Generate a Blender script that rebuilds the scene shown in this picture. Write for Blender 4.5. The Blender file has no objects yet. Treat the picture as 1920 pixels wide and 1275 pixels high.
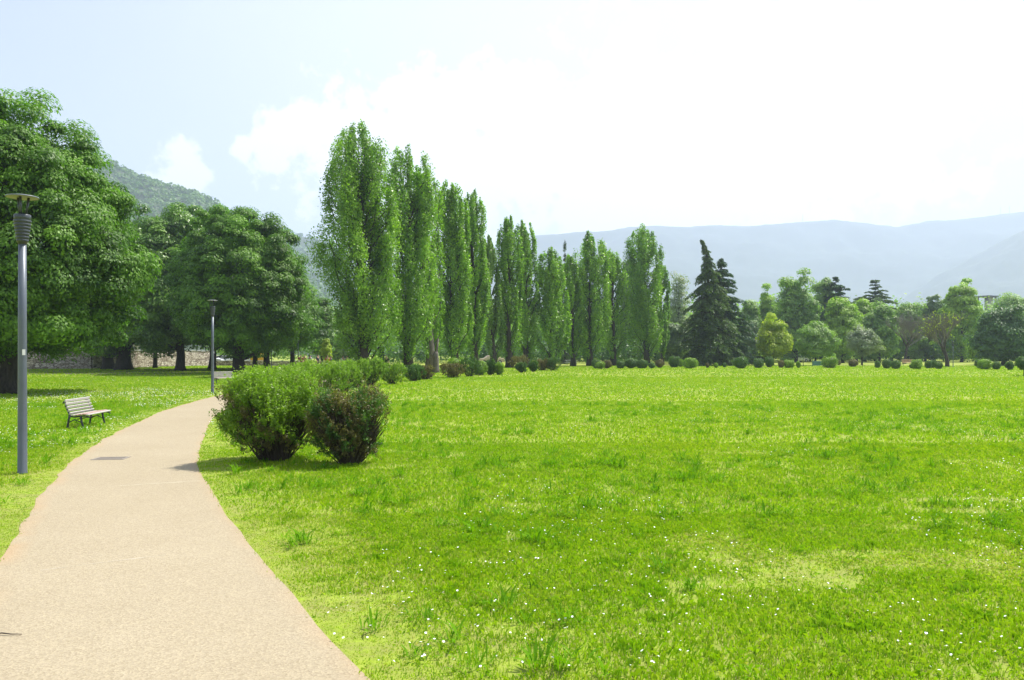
import bpy, math, random
import numpy as np
from mathutils import Vector, Matrix

random.seed(7)
PI = math.pi
F_PX, CAM_H, HZ = 1440.0, 1.9, 661.0        # focal length in photo pixels, eye height, horizon row
col = bpy.context.scene.collection

# ------------------------------------------------------------------ helpers
def G(x, y):
    d = F_PX * CAM_H / (y - HZ)
    return ((x - 960.0) / F_PX * d, d)
def XD(x, d): return (x - 960.0) / F_PX * d
def ZD(y, d): return CAM_H + (HZ - y) / F_PX * d

def link(o, parent=None):
    col.objects.link(o)
    if parent is not None: o.parent = parent
    return o
def tag(o, label=None, cat=None, group=None, kind=None):
    if label: o['label'] = label
    if cat: o['category'] = cat
    if group: o['group'] = group
    if kind: o['kind'] = kind
    return o
def empty(name, loc, rz=0.0, sc=(1, 1, 1)):
    o = bpy.data.objects.new(name, None); o.empty_display_size = .3
    o.location = loc; o.rotation_euler = (0, 0, rz); o.scale = sc
    return link(o)
def copy_tree(o, parent=None):
    c = o.copy(); link(c, parent)
    for ch in list(o.children): copy_tree(ch, c)
    return c

class MB:
    """collects shapes, builds ONE mesh"""
    def __init__(s): s.v = []; s.f = []; s.sm = []
    def add(s, v, f, smooth=False):
        b = len(s.v); s.v += [tuple(p) for p in v]
        s.f += [tuple(i + b for i in q) for q in f]; s.sm += [smooth] * len(f)
    def box(s, c, d, rz=0.0, tilt=0.0, ch=0.0):
        x, y, z = d[0] / 2, d[1] / 2, d[2] / 2
        m = Matrix.Translation(c) @ Matrix.Rotation(rz, 4, 'Z') @ Matrix.Rotation(tilt, 4, 'X')
        if ch <= 0:
            v = [m @ Vector(p) for p in ((-x,-y,-z),(x,-y,-z),(x,y,-z),(-x,y,-z),(-x,-y,z),(x,-y,z),(x,y,z),(-x,y,z))]
            f = [(3,2,1,0),(4,5,6,7),(0,1,5,4),(1,2,6,5),(2,3,7,6),(3,0,4,7)]
            s.add(v, f); return
        prof = [(-x+ch,-y),(x-ch,-y),(x,-y+ch),(x,y-ch),(x-ch,y),(-x+ch,y),(-x,y-ch),(-x,-y+ch)]
        rings = []
        for zz, k in ((-z, ch), (-z+ch, 0), (z-ch, 0), (z, ch)):
            rings.append([m @ Vector((px*(1-k/x), py*(1-k/y), zz)) for px, py in prof])
        v = [p for r in rings for p in r]; f = [tuple(range(7,-1,-1)), tuple(range(24,32))]
        for r in range(3):
            for i in range(8):
                j = (i+1) % 8; f.append((r*8+i, r*8+j, r*8+8+j, r*8+8+i))
        s.add(v, f)
    def tube(s, pts, rad, n=8, cap=True, smooth=True):
        pts = [Vector(p) for p in pts]; k = len(pts); v = []; f = []
        up = Vector((0.13, 0.97, 0.21))
        for i, p in enumerate(pts):
            t = (pts[min(i+1, k-1)] - pts[max(i-1, 0)]).normalized()
            a = t.cross(up)
            if a.length < 1e-3: a = t.cross(Vector((1, 0, 0)))
            a.normalize(); b = t.cross(a); r = rad[i] if hasattr(rad, '__len__') else rad
            for j in range(n):
                an = 2*PI*j/n
                v.append(p + (a*math.cos(an) + b*math.sin(an))*r)
        for i in range(k-1):
            for j in range(n):
                q = (j+1) % n
                f.append((i*n+j, i*n+q, (i+1)*n+q, (i+1)*n+j))
        if cap: f += [tuple(range(n-1, -1, -1)), tuple((k-1)*n+j for j in range(n))]
        s.add(v, f, smooth)
    def lathe(s, prof, c=(0, 0, 0), n=24, smooth=True):
        v = []; f = []
        for r, z in prof:
            for j in range(n):
                a = 2*PI*j/n; v.append((c[0]+r*math.cos(a), c[1]+r*math.sin(a), c[2]+z))
        for i in range(len(prof)-1):
            for j in range(n):
                q = (j+1) % n; f.append((i*n+j, i*n+q, (i+1)*n+q, (i+1)*n+j))
        s.add(v, f, smooth)
    def prism(s, poly, y0, y1, axis='y'):
        n = len(poly)
        v = [(p[0], y0, p[1]) for p in poly] + [(p[0], y1, p[1]) for p in poly]
        f = [tuple(range(n)), tuple(range(2*n-1, n-1, -1))]
        for i in range(n):
            j = (i+1) % n; f.append((i, i+n, j+n, j))
        s.add(v, f)
    def build(s, name, mat, parent=None, loc=None):
        me = bpy.data.meshes.new(name); me.from_pydata(s.v, [], s.f)
        me.polygons.foreach_set('use_smooth', s.sm); me.materials.append(mat); me.update()
        o = bpy.data.objects.new(name, me)
        if loc is not None: o.location = loc
        return link(o, parent)

def np_mesh(name, verts, nper, tint, mat, parent=None, loc=None, tri=None):
    """verts (N,nper,3): one face with nper corners per item; tint (N,) face attribute"""
    N = verts.shape[0]; me = bpy.data.meshes.new(name)
    me.vertices.add(N*nper); me.vertices.foreach_set('co', verts.reshape(-1).astype(np.float32))
    me.loops.add(N*nper); me.loops.foreach_set('vertex_index', np.arange(N*nper, dtype=np.int32))
    me.polygons.add(N); me.polygons.foreach_set('loop_start', np.arange(0, N*nper, nper, dtype=np.int32))
    a = me.attributes.new('tint', 'FLOAT', 'FACE'); a.data.foreach_set('value', tint.astype(np.float32))
    me.materials.append(mat); me.update()
    o = bpy.data.objects.new(name, me)
    if loc is not None: o.location = loc
    return link(o, parent)

def nrm(a): return a / np.maximum(np.linalg.norm(a, axis=-1, keepdims=True), 1e-9)
def leaves(P, nor, length, width, rng, droop=0.0, along=None):
    """kite-shaped leaves: P centres, nor facing direction, length/width arrays"""
    N = len(P); r = nrm(rng.normal(size=(N, 3))) if along is None else along
    u = nrm(r - nor * np.sum(r*nor, 1, keepdims=True)); v = np.cross(nor, u)
    L = np.broadcast_to(length, (N,))[:, None]; W = np.broadcast_to(width, (N,))[:, None]
    V = np.empty((N, 4, 3))
    V[:, 0] = P - u*L*.5; V[:, 1] = P + v*W*.5 + u*L*.08; V[:, 2] = P + u*L*.5 - nor*L*droop; V[:, 3] = P - v*W*.5 + u*L*.08
    return V

_NG = {}
def vnoise(x, y, s, seed):
    if seed not in _NG: _NG[seed] = np.random.default_rng(seed).random((256, 256))
    g = _NG[seed]; x = np.asarray(x)/s + 1000; y = np.asarray(y)/s + 1000
    i = np.floor(x).astype(int); j = np.floor(y).astype(int); fx = x-i; fy = y-j
    fx = fx*fx*(3-2*fx); fy = fy*fy*(3-2*fy)
    a = g[i % 256, j % 256]; b = g[(i+1) % 256, j % 256]; c = g[i % 256, (j+1) % 256]; d = g[(i+1) % 256, (j+1) % 256]
    return (a*(1-fx)+b*fx)*(1-fy) + (c*(1-fx)+d*fx)*fy

# ------------------------------------------------------------------ materials
def new_mat(name):
    m = bpy.data.materials.new(name); m.use_nodes = True
    nt = m.node_tree; nt.nodes.clear()
    out = nt.nodes.new('ShaderNodeOutputMaterial')
    return m, nt, out
def N_(nt, t, **kw):
    n = nt.nodes.new(t)
    for k, v in kw.items():
        if k in n.inputs: n.inputs[k].default_value = v
        else: setattr(n, k, v)
    return n
def ramp(nt, pts, src):
    r = nt.nodes.new('ShaderNodeValToRGB'); e = r.color_ramp.elements
    while len(e) < len(pts): e.new(.5)
    for q, (p, c) in zip(e, pts): q.position = p; q.color = (*c, 1)
    nt.links.new(src, r.inputs[0]); return r.outputs[0]
def obj_noise(nt, scale, detail=4, rough=.6, coord='Object'):
    tc = nt.nodes.new('ShaderNodeTexCoord'); n = N_(nt, 'ShaderNodeTexNoise', Scale=scale, Detail=detail, Roughness=rough)
    nt.links.new(tc.outputs[coord], n.inputs['Vector']); return n.outputs['Fac']

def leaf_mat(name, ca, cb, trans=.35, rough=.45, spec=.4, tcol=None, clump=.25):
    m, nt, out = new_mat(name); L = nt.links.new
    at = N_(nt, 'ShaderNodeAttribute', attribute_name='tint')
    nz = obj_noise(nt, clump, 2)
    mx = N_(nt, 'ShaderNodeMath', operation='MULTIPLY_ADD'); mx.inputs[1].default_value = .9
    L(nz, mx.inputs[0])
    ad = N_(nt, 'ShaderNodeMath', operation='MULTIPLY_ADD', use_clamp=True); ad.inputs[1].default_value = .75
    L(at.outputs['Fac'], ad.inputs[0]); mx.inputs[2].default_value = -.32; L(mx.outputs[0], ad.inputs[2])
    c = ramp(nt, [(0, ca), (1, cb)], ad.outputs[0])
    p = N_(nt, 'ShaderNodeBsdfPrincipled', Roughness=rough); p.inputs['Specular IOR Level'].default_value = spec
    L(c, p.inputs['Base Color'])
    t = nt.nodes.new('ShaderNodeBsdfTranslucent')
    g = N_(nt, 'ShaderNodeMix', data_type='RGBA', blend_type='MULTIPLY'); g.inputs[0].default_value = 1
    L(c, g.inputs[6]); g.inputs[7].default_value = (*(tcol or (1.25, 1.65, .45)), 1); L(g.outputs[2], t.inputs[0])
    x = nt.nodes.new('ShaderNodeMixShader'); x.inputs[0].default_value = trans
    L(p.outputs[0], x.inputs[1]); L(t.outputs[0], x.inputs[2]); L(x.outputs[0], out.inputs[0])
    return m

def solid(name, c, rough=.6, metal=0.0, c2=None, scale=3.0, bump=0.0, bscale=40.0, coord='Object', detail=4):
    m, nt, out = new_mat(name); L = nt.links.new
    p = N_(nt, 'ShaderNodeBsdfPrincipled', Roughness=rough, Metallic=metal)
    c2 = c2 or tuple(v*.75 for v in c)
    L(ramp(nt, [(.3, c2), (.7, c)], obj_noise(nt, scale, detail, coord=coord)), p.inputs['Base Color'])
    if bump:
        b = N_(nt, 'ShaderNodeBump', Strength=bump, Distance=.02); L(obj_noise(nt, bscale, 5, coord=coord), b.inputs['Height'])
        L(b.outputs[0], p.inputs['Normal'])
    L(p.outputs[0], out.inputs[0]); return m

def bark_mat(name, ca, cb):
    m, nt, out = new_mat(name); L = nt.links.new
    tc = nt.nodes.new('ShaderNodeTexCoord'); mp = N_(nt, 'ShaderNodeMapping'); mp.inputs['Scale'].default_value = (6, 6, 1.2)
    n = N_(nt, 'ShaderNodeTexNoise', Scale=2.0, Detail=7, Roughness=.7); L(tc.outputs['Object'], mp.inputs[0]); L(mp.outputs[0], n.inputs['Vector'])
    p = N_(nt, 'ShaderNodeBsdfPrincipled', Roughness=.9); L(ramp(nt, [(.35, ca), (.65, cb)], n.outputs['Fac']), p.inputs['Base Color'])
    b = N_(nt, 'ShaderNodeBump', Strength=.8, Distance=.08); L(n.outputs['Fac'], b.inputs['Height']); L(b.outputs[0], p.inputs['Normal'])
    L(p.outputs[0], out.inputs[0]); return m

M = {}
M['bark'] = bark_mat('bark', (.018, .014, .011), (.07, .058, .046))
M['bark_grey'] = bark_mat('bark_grey', (.07, .06, .05), (.2, .175, .15))
M['twig'] = solid('twig', (.23, .215, .19), .9, c2=(.15, .14, .12))
M['twig_dark'] = solid('twig_dark', (.08, .06, .045), .9, c2=(.04, .03, .022))
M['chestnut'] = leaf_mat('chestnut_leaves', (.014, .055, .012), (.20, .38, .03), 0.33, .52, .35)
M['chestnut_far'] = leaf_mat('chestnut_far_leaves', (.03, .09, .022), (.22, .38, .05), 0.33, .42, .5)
M['poplar'] = leaf_mat('poplar_leaves', (.04, .12, .02), (.34, .52, .05), 0.42, .4, .5, clump=.5)
M['poplar_pale'] = leaf_mat('poplar_pale_leaves', (.10, .18, .05), (.28, .4, .1), 0.4, .45, .5)
M['cedar'] = leaf_mat('cedar_needles', (.03, .075, .04), (.10, .175, .09), 0.2, .6, .3)
M['cedar_green'] = leaf_mat('cedar_green_needles', (.055, .10, .042), (.17, .24, .10), 0.22, .6, .3)
M['far_green'] = leaf_mat('far_green_leaves', (.09, .19, .045), (.34, .48, .10), 0.38, .5, .4, clump=.15)
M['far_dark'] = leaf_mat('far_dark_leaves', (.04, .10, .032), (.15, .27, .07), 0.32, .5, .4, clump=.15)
M['far_lime'] = leaf_mat('far_lime_leaves', (.16, .27, .035), (.40, .54, .07), 0.4, .5, .4, clump=.15)
M['far_grey'] = leaf_mat('far_grey_leaves', (.11, .17, .085), (.27, .36, .16), 0.36, .5, .4, clump=.15)
M['far_pale'] = leaf_mat('far_pale_leaves', (.14, .2, .1), (.36, .4, .26), .3, .5, .4, clump=.3)
M['yellow_leaf'] = leaf_mat('yellow_leaves', (.18, .28, .015), (.55, .58, .04), 0.42, .5, .4, clump=.4)
M['shrub'] = leaf_mat('shrub_leaves', (.06, .14, .018), (.36, .50, .045), 0.4, .45, .45, clump=1.2)
M['shrub_brown'] = leaf_mat('shrub_brown_leaves', (.07, .055, .035), (.27, .24, .07), .3, .5, .4, clump=1.5)
M['shrub_dark'] = leaf_mat('shrub_dark_leaves', (.03, .085, .02), (.14, .25, .045), .3, .5, .4, clump=1.2)
M['hill_leaf'] = leaf_mat('hillside_leaves', (.06, .14, .03), (.13, .25, .05), 0.2, .6, .3, clump=.01)

# lawn blades and ground share a colour field driven by world position
def lawn_colour(nt, tint=None):
    L = nt.links.new
    geo = nt.nodes.new('ShaderNodeNewGeometry')
    def nz(sc, det=3, rough=.6):
        n = N_(nt, 'ShaderNodeTexNoise', Scale=sc, Detail=det, Roughness=rough); L(geo.outputs['Position'], n.inputs['Vector']); return n.outputs['Fac']
    c1 = ramp(nt, [(.35, (.275, .405, .012)), (.66, (.225, .38, .011))], nz(.12, 4))
    dry = ramp(nt, [(.44, (0, 0, 0)), (.72, (.6, .6, .6))], nz(1.3, 8, .78))
    m = N_(nt, 'ShaderNodeMix', data_type='RGBA'); L(dry, m.inputs[0]); L(c1, m.inputs[6]); m.inputs[7].default_value = (.33, .41, .055, 1)
    o = m.outputs[2]
    if tint is not None:
        m2 = N_(nt, 'ShaderNodeMix', data_type='RGBA', blend_type='MULTIPLY'); m2.inputs[0].default_value = 1
        L(o, m2.inputs[6]); L(tint, m2.inputs[7]); o = m2.outputs[2]
    return o
def make_blade_mat():
    m, nt, out = new_mat('grass_blades'); L = nt.links.new
    at = N_(nt, 'ShaderNodeAttribute', attribute_name='tint')
    tr = ramp(nt, [(0, (.5, .72, .8)), (.5, (1, 1.02, .9)), (.78, (1.15, 1.08, 1.2)), (.9, (1.2, .98, 4.0)), (1, (1.5, 1.0, 8.0))], at.outputs['Fac'])
    c = lawn_colour(nt, tr)
    p = N_(nt, 'ShaderNodeBsdfPrincipled', Roughness=.55); p.inputs['Specular IOR Level'].default_value = .15; L(c, p.inputs['Base Color'])
    t = nt.nodes.new('ShaderNodeBsdfTranslucent')
    g = N_(nt, 'ShaderNodeMix', data_type='RGBA', blend_type='MULTIPLY'); g.inputs[0].default_value = 1
    L(c, g.inputs[6]); g.inputs[7].default_value = (1.5, 1.6, .5, 1); L(g.outputs[2], t.inputs[0])
    x = nt.nodes.new('ShaderNodeMixShader'); x.inputs[0].default_value = .42
    L(p.outputs[0], x.inputs[1]); L(t.outputs[0], x.inputs[2]); L(x.outputs[0], out.inputs[0])
    return m
def make_lawn_mat():
    m, nt, out = new_mat('lawn'); L = nt.links.new
    geo = nt.nodes.new('ShaderNodeNewGeometry')
    n = N_(nt, 'ShaderNodeTexNoise', Scale=9.0, Detail=8, Roughness=.75); L(geo.outputs['Position'], n.inputs['Vector'])
    tr = ramp(nt, [(.25, (.55, .62, .55)), (.5, (1.0, 1.0, 1.0)), (.75, (1.45, 1.35, 1.6))], n.outputs['Fac'])
    c = lawn_colour(nt, tr)
    n3 = N_(nt, 'ShaderNodeTexNoise', Scale=3.1, Detail=9, Roughness=.8); L(geo.outputs['Position'], n3.inputs['Vector'])
    m3 = N_(nt, 'ShaderNodeMix', data_type='RGBA'); L(ramp(nt, [(.38, (.2, .2, .2)), (.66, (.85, .85, .85))], n3.outputs['Fac']), m3.inputs[0]); L(c, m3.inputs[6]); m3.inputs[7].default_value = (.27, .245, .10, 1); c = m3.outputs[2]
    p = N_(nt, 'ShaderNodeBsdfPrincipled', Roughness=.9); p.inputs['Specular IOR Level'].default_value = .1; L(c, p.inputs['Base Color'])
    b = N_(nt, 'ShaderNodeBump', Strength=.6, Distance=.05); L(n.outputs['Fac'], b.inputs['Height']); L(b.outputs[0], p.inputs['Normal'])
    L(p.outputs[0], out.inputs[0]); return m
M['blade'] = make_blade_mat(); M['lawn'] = make_lawn_mat()
M['weed'] = leaf_mat('weed_leaves', (.07, .21, .008), (.19, .38, .014), .4, .8, .05, tcol=(1.4, 1.4, .3), clump=2)
M['petal'] = solid('daisy_petals', (.85, .85, .82), .6, c2=(.8, .8, .76))
M['soil'] = solid('bare_soil', (.11, .085, .05), .95, c2=(.05, .055, .02), scale=.8, bump=.5, bscale=12)

def make_path_mat():
    m, nt, out = new_mat('path_aggregate'); L = nt.links.new
    geo = nt.nodes.new('ShaderNodeNewGeometry')
    def nz(sc, det, rough=.6):
        n = N_(nt, 'ShaderNodeTexNoise', Scale=sc, Detail=det, Roughness=rough); L(geo.outputs['Position'], n.inputs['Vector']); return n.outputs['Fac']
    base = ramp(nt, [(.3, (.325, .272, .185)), (.7, (.36, .306, .214))], nz(.5, 8, .7))
    vo = N_(nt, 'ShaderNodeTexVoronoi', Scale=75.0); L(geo.outputs['Position'], vo.inputs['Vector'])
    gr = ramp(nt, [(0, (.82, .80, .76)), (.45, (.98, .98, .97)), (1, (1.2, 1.2, 1.17))], vo.outputs['Color'])
    m1 = N_(nt, 'ShaderNodeMix', data_type='RGBA', blend_type='MULTIPLY'); m1.inputs[0].default_value = 1; L(base, m1.inputs[6]); L(gr, m1.inputs[7])
    at = N_(nt, 'ShaderNodeAttribute', attribute_name='edge')
    q = N_(nt, 'ShaderNodeMath', operation='MULTIPLY'); L(at.outputs['Fac'], q.inputs[0]); L(ramp(nt, [(.35, (.1, .1, .1)), (.65, (1, 1, 1))], nz(1.3, 4)), q.inputs[1])
    m2 = N_(nt, 'ShaderNodeMix', data_type='RGBA'); L(q.outputs[0], m2.inputs[0]); L(m1.outputs[2], m2.inputs[6]); m2.inputs[7].default_value = (.40, .275, .155, 1)
    sp = ramp(nt, [(.73, (1, 1, 1)), (.76, (.55, .5, .44))], nz(22, 2, .4))
    m3 = N_(nt, 'ShaderNodeMix', data_type='RGBA', blend_type='MULTIPLY'); m3.inputs[0].default_value = .6; L(m2.outputs[2], m3.inputs[6]); L(sp, m3.inputs[7])
    p = N_(nt, 'ShaderNodeBsdfPrincipled', Roughness=.9); p.inputs['Specular IOR Level'].default_value = .2; L(m3.outputs[2], p.inputs['Base Color'])
    b = N_(nt, 'ShaderNodeBump', Strength=.35, Distance=.006); L(vo.outputs['Distance'], b.inputs['Height']); L(b.outputs[0], p.inputs['Normal'])
    L(p.outputs[0], out.inputs[0]); return m
M['path'] = make_path_mat()
M['joint'] = solid('pale_joint', (.58, .52, .4), .9, c2=(.48, .42, .32))
M['iron'] = solid('cast_iron', (.05, .055, .065), .5, .4, c2=(.035, .038, .045))
M['grate'] = solid('worn_grate', (.28, .245, .2), .75, 0, c2=(.22, .195, .165))
M['lamp_steel'] = solid('lamp_steel', (.15, .17, .205), .42, .35, c2=(.115, .13, .16), scale=2, bump=.08, bscale=30)
M['lamp_dark'] = solid('lamp_dark_steel', (.07, .08, .095), .4, .3)
M['lamp_under'] = solid('lamp_under', (.34, .32, .3), .5)
M['lamp_top'] = solid('lamp_top', (.22, .24, .28), .4)
M['rust'] = solid('rust', (.25, .09, .05), .9)
M['sticker'] = solid('sticker', (.8, .8, .78), .5)
M['wood'] = solid('bench_wood', (.50, .48, .45), .7, c2=(.38, .36, .33), scale=8, bump=.2, bscale=60)
M['wood_worn'] = solid('bench_wood_worn', (.42, .3, .26), .75, c2=(.3, .18, .16), scale=8)
M['wood_tan'] = solid('tan_wood', (.5, .36, .22), .7)
M['white_paint'] = solid('white_paint', (.75, .78, .82), .5)
M['green_panel'] = solid('green_panel', (.07, .2, .16), .6)
M['concrete'] = solid('concrete', (.42, .42, .42), .85, c2=(.3, .3, .31), scale=.8)
M['concrete_dark'] = solid('concrete_dark', (.16, .16, .2), .85)
M['roof'] = solid('roof_tiles', (.38, .24, .17), .9, c2=(.25, .16, .12), scale=2)
M['plaster'] = solid('plaster', (.6, .55, .46), .85, c2=(.5, .45, .38), scale=.5)
M['glass'] = solid('dark_glass', (.03, .035, .04), .1)
M['yellow'] = solid('yellow_paint', (.8, .47, .02), .5, c2=(.72, .42, .02))
M['tyre'] = solid('tyre_rubber', (.02, .02, .02), .8)
M['skin'] = solid('skin', (.55, .33, .24), .6, c2=(.5, .3, .2))
M['hair'] = solid('hair', (.03, .02, .015), .7)
for nm, c in dict(white=(.78, .8, .85), pink=(.65, .32, .28), navy=(.02, .03, .06), black=(.015, .015, .018), denim=(.06, .1, .2),
                  orange=(.6, .17, .05), grey=(.25, .26, .28), red=(.4, .05, .05), silver=(.5, .52, .55), beige=(.6, .48, .38)).items():
    M['c_'+nm] = solid('cloth_'+nm, c, .7)

def make_stone():
    m, nt, out = new_mat('stone_wall'); L = nt.links.new
    tc = nt.nodes.new('ShaderNodeTexCoord')
    mp = N_(nt, 'ShaderNodeMapping'); mp.inputs['Scale'].default_value = (1.6, 1.6, 3.4); L(tc.outputs['Object'], mp.inputs[0])
    v = N_(nt, 'ShaderNodeTexVoronoi', Scale=1.5); L(mp.outputs[0], v.inputs['Vector'])
    e = N_(nt, 'ShaderNodeTexVoronoi', Scale=1.5, feature='DISTANCE_TO_EDGE'); L(mp.outputs[0], e.inputs['Vector'])
    sv = nt.nodes.new('ShaderNodeSeparateColor'); L(v.outputs['Color'], sv.inputs[0])
    c = ramp(nt, [(0, (.2, .15, .12)), (.5, (.42, .36, .31)), (1, (.62, .56, .5))], sv.outputs[0])
    g = ramp(nt, [(.02, (.25, .22, .2)), (.1, (1, 1, 1))], e.outputs[0])
    x = N_(nt, 'ShaderNodeMix', data_type='RGBA', blend_type='MULTIPLY'); x.inputs[0].default_value = 1; L(c, x.inputs[6]); L(g, x.inputs[7])
    p = N_(nt, 'ShaderNodeBsdfPrincipled', Roughness=.95); L(x.outputs[2], p.inputs['Base Color'])
    b = N_(nt, 'ShaderNodeBump', Strength=1.0, Distance=.08); L(e.outputs[0], b.inputs['Height']); L(b.outputs[0], p.inputs['Normal'])
    L(p.outputs[0], out.inputs[0]); return m
M['stone'] = make_stone()
M['hill'] = solid('hill_wood', (.085, .12, .05), .95, c2=(.04, .065, .03), scale=.02, detail=10)
M['far_hill'] = solid('far_ridge', (.05, .07, .075), 1.0, c2=(.03, .045, .05), scale=.004, detail=12)

# ------------------------------------------------------------------ ground, path
gm = MB(); R_ = 6900.0
gm.add([(-R_, -400, 0), (R_, -400, 0), (R_, 7100, 0), (-R_, 7100, 0)], [(0, 1, 2, 3)])
tag(gm.build('ground', M['lawn']), 'wide flat park lawn', None, None, 'structure')

def catmull(pts, n=10):
    out = []; P = [pts[0]] + list(pts) + [pts[-1]]
    for i in range(1, len(P)-2):
        for k in range(n):
            t = k/n; a, b, c, d = P[i-1], P[i], P[i+1], P[i+2]
            out.append(tuple(.5*((2*b[j]) + (-a[j]+c[j])*t + (2*a[j]-5*b[j]+4*c[j]-d[j])*t*t + (-a[j]+3*b[j]-3*c[j]+d[j])*t**3) for j in range(2)))
    out.append(tuple(pts[-1])); return out
Lp = [(-.9, -4), (-1.35, 0.8), (-2.9, 3.6)] + [G(*p) for p in ((0, 1051), (40, 1000), (62, 955), (97, 903), (125, 872), (200, 820), (250, 795), (300, 773), (350, 757), (392, 746))] + [G(470, 729), G(570, 716), G(690, 704)]
Rp = [(1.9, -4), (1.25, 0.8), (-.1, 3.2)] + [G(*p) for p in ((691, 1275), (622, 1200), (584, 1158), (525, 1088), (478, 1030), (430, 972), (398, 925), (378, 890), (372, 865), (376, 838), (385, 812), (396, 790))] + [G(425, 768), G(500, 745), G(590, 727), G(705, 711)]
Lc, Rc = catmull(Lp), catmull(Rp)
def resample(pts, n):
    a = np.array(pts); s = np.concatenate([[0], np.cumsum(np.linalg.norm(np.diff(a, axis=0), axis=1))])
    t = np.linspace(0, s[-1], n); return np.stack([np.interp(t, s, a[:, 0]), np.interp(t, s, a[:, 1])], 1)
NP = 700
Lr, Rr = resample(Lc, NP), resample(Rc, NP)
def wob(a, seed, amp=.07):
    k = np.arange(len(a)); n = vnoise(k, 0*k, 3.1, seed)*.6 + vnoise(k, 0*k, 9.0, seed+1)*1.1 - .85
    t = np.gradient(a, axis=0); nn = np.stack([-t[:, 1], t[:, 0]], 1); nn /= np.linalg.norm(nn, axis=1, keepdims=True)
    return a + nn*(n*amp)[:, None]
Lr, Rr = wob(Lr, 31), wob(Rr, 33, .04)
pv = []; pf = []; pe = []; cols_ = [0, .04, .1, .3, .5, .7, .92, .97, 1]
for i in range(NP):
    for t in cols_:
        p = Lr[i]*(1-t) + Rr[i]*t; pv.append((p[0], p[1], .004)); pe.append(max(0, 1-t/.10)*.75 + max(0, (t-.95)/.05)*.6)
nc = len(cols_)
for i in range(NP-1):
    for j in range(nc-1): pf.append((i*nc+j, i*nc+j+1, (i+1)*nc+j+1, (i+1)*nc+j))
me = bpy.data.meshes.new('path'); me.from_pydata(pv, [], pf); me.materials.append(M['path'])
at_ = me.attributes.new('edge', 'FLOAT', 'POINT'); at_.data.foreach_set('value', pe)
tag(link(bpy.data.objects.new('path', me)), 'pale sandy gravel path curving left', None, None, 'structure')
path_poly = np.concatenate([Lr, Rr[::-1]])

def in_poly(x, y, poly):
    ins = np.zeros(len(x), bool); n = len(poly); j = n-1
    for i in range(n):
        xi, yi = poly[i]; xj, yj = poly[j]
        if yi != yj:
            c = ((yi > y) != (yj > y)) & (x < (xj-xi)*(y-yi)/(yj-yi)+xi); ins ^= c
        j = i
    return ins
path_small = np.concatenate([Lr[::5], Rr[::-1][::5]])

# path details
jm = MB()
def strip(a, b, w, z):
    (x0, y0), (x1, y1) = a, b; n = 14; L = math.hypot(x1-x0, y1-y0); nx, ny = -(y1-y0)/L*w/2, (x1-x0)/L*w/2; v = []
    for i in range(n+1):
        t = i/n; k = random.uniform(.3, 1.3); x, y = x0+(x1-x0)*t, y0+(y1-y0)*t + random.uniform(-.006, .006)
        v += [(x-nx*k, y-ny*k, z), (x+nx*k, y+ny*k, z)]
    jm.add(v, [(2*i, 2*i+2, 2*i+3, 2*i+1) for i in range(n)])
strip(G(75, 1070), G(310, 1041), .012, .0055)
strip(G(225, 911), G(375, 902), .02, .0055)
tag(jm.build('path_joint', M['joint']), 'thin pale joint lines across the gravel path', None, None, 'structure')

gx, gd = G(208, 860); gr = empty('drain_grate', (gx, gd, .004), .12, (.9, .62, 1))
tag(gr, 'worn grey slotted drain grate set flush in the gravel path', 'drain')
m = MB(); m.box((0, -.27, .004), (.62, .05, .006)); m.box((0, .27, .004), (.62, .05, .006)); m.box((-.285, 0, .004), (.05, .49, .006)); m.box((.285, 0, .004), (.05, .49, .006)); m.build('frame', M['grate'], gr)
m = MB()
for i in range(9): m.box((0, -.215+i*.054, .0035), (.52, .03, .005))
m.build('grating', M['grate'], gr)
m = MB(); x_, d_ = G(12, 1193)
m.tube([(x_-.13, d_-.02, .014), (x_-.04, d_+.012, .018), (x_+.03, d_, .015), (x_+.1, d_+.006, .013)], [.004, .005, .004, .002], 6)
tag(m.build('twig', M['twig_dark']), 'thin dark fallen twig lying on the path at its near edge', 'twig')

# bare soil in the shade under the chestnuts
sv = [(0, 0, .004)]; cx, cy = -38, 77
for i in range(60):
    a = 2*PI*i/60; k = 1 + .12*math.sin(3*a+1) + .07*math.sin(7*a) + .04*math.sin(13*a)
    sv.append((cx + 27*k*math.cos(a), cy + 9.5*k*math.sin(a), .004))
sv[0] = (cx, cy, .004); m = MB(); m.add(sv, [(0, i, i % 60 + 1) for i in range(1, 61)])
tag(m.build('bare_soil', M['soil']), None, None, None, 'structure')

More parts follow.
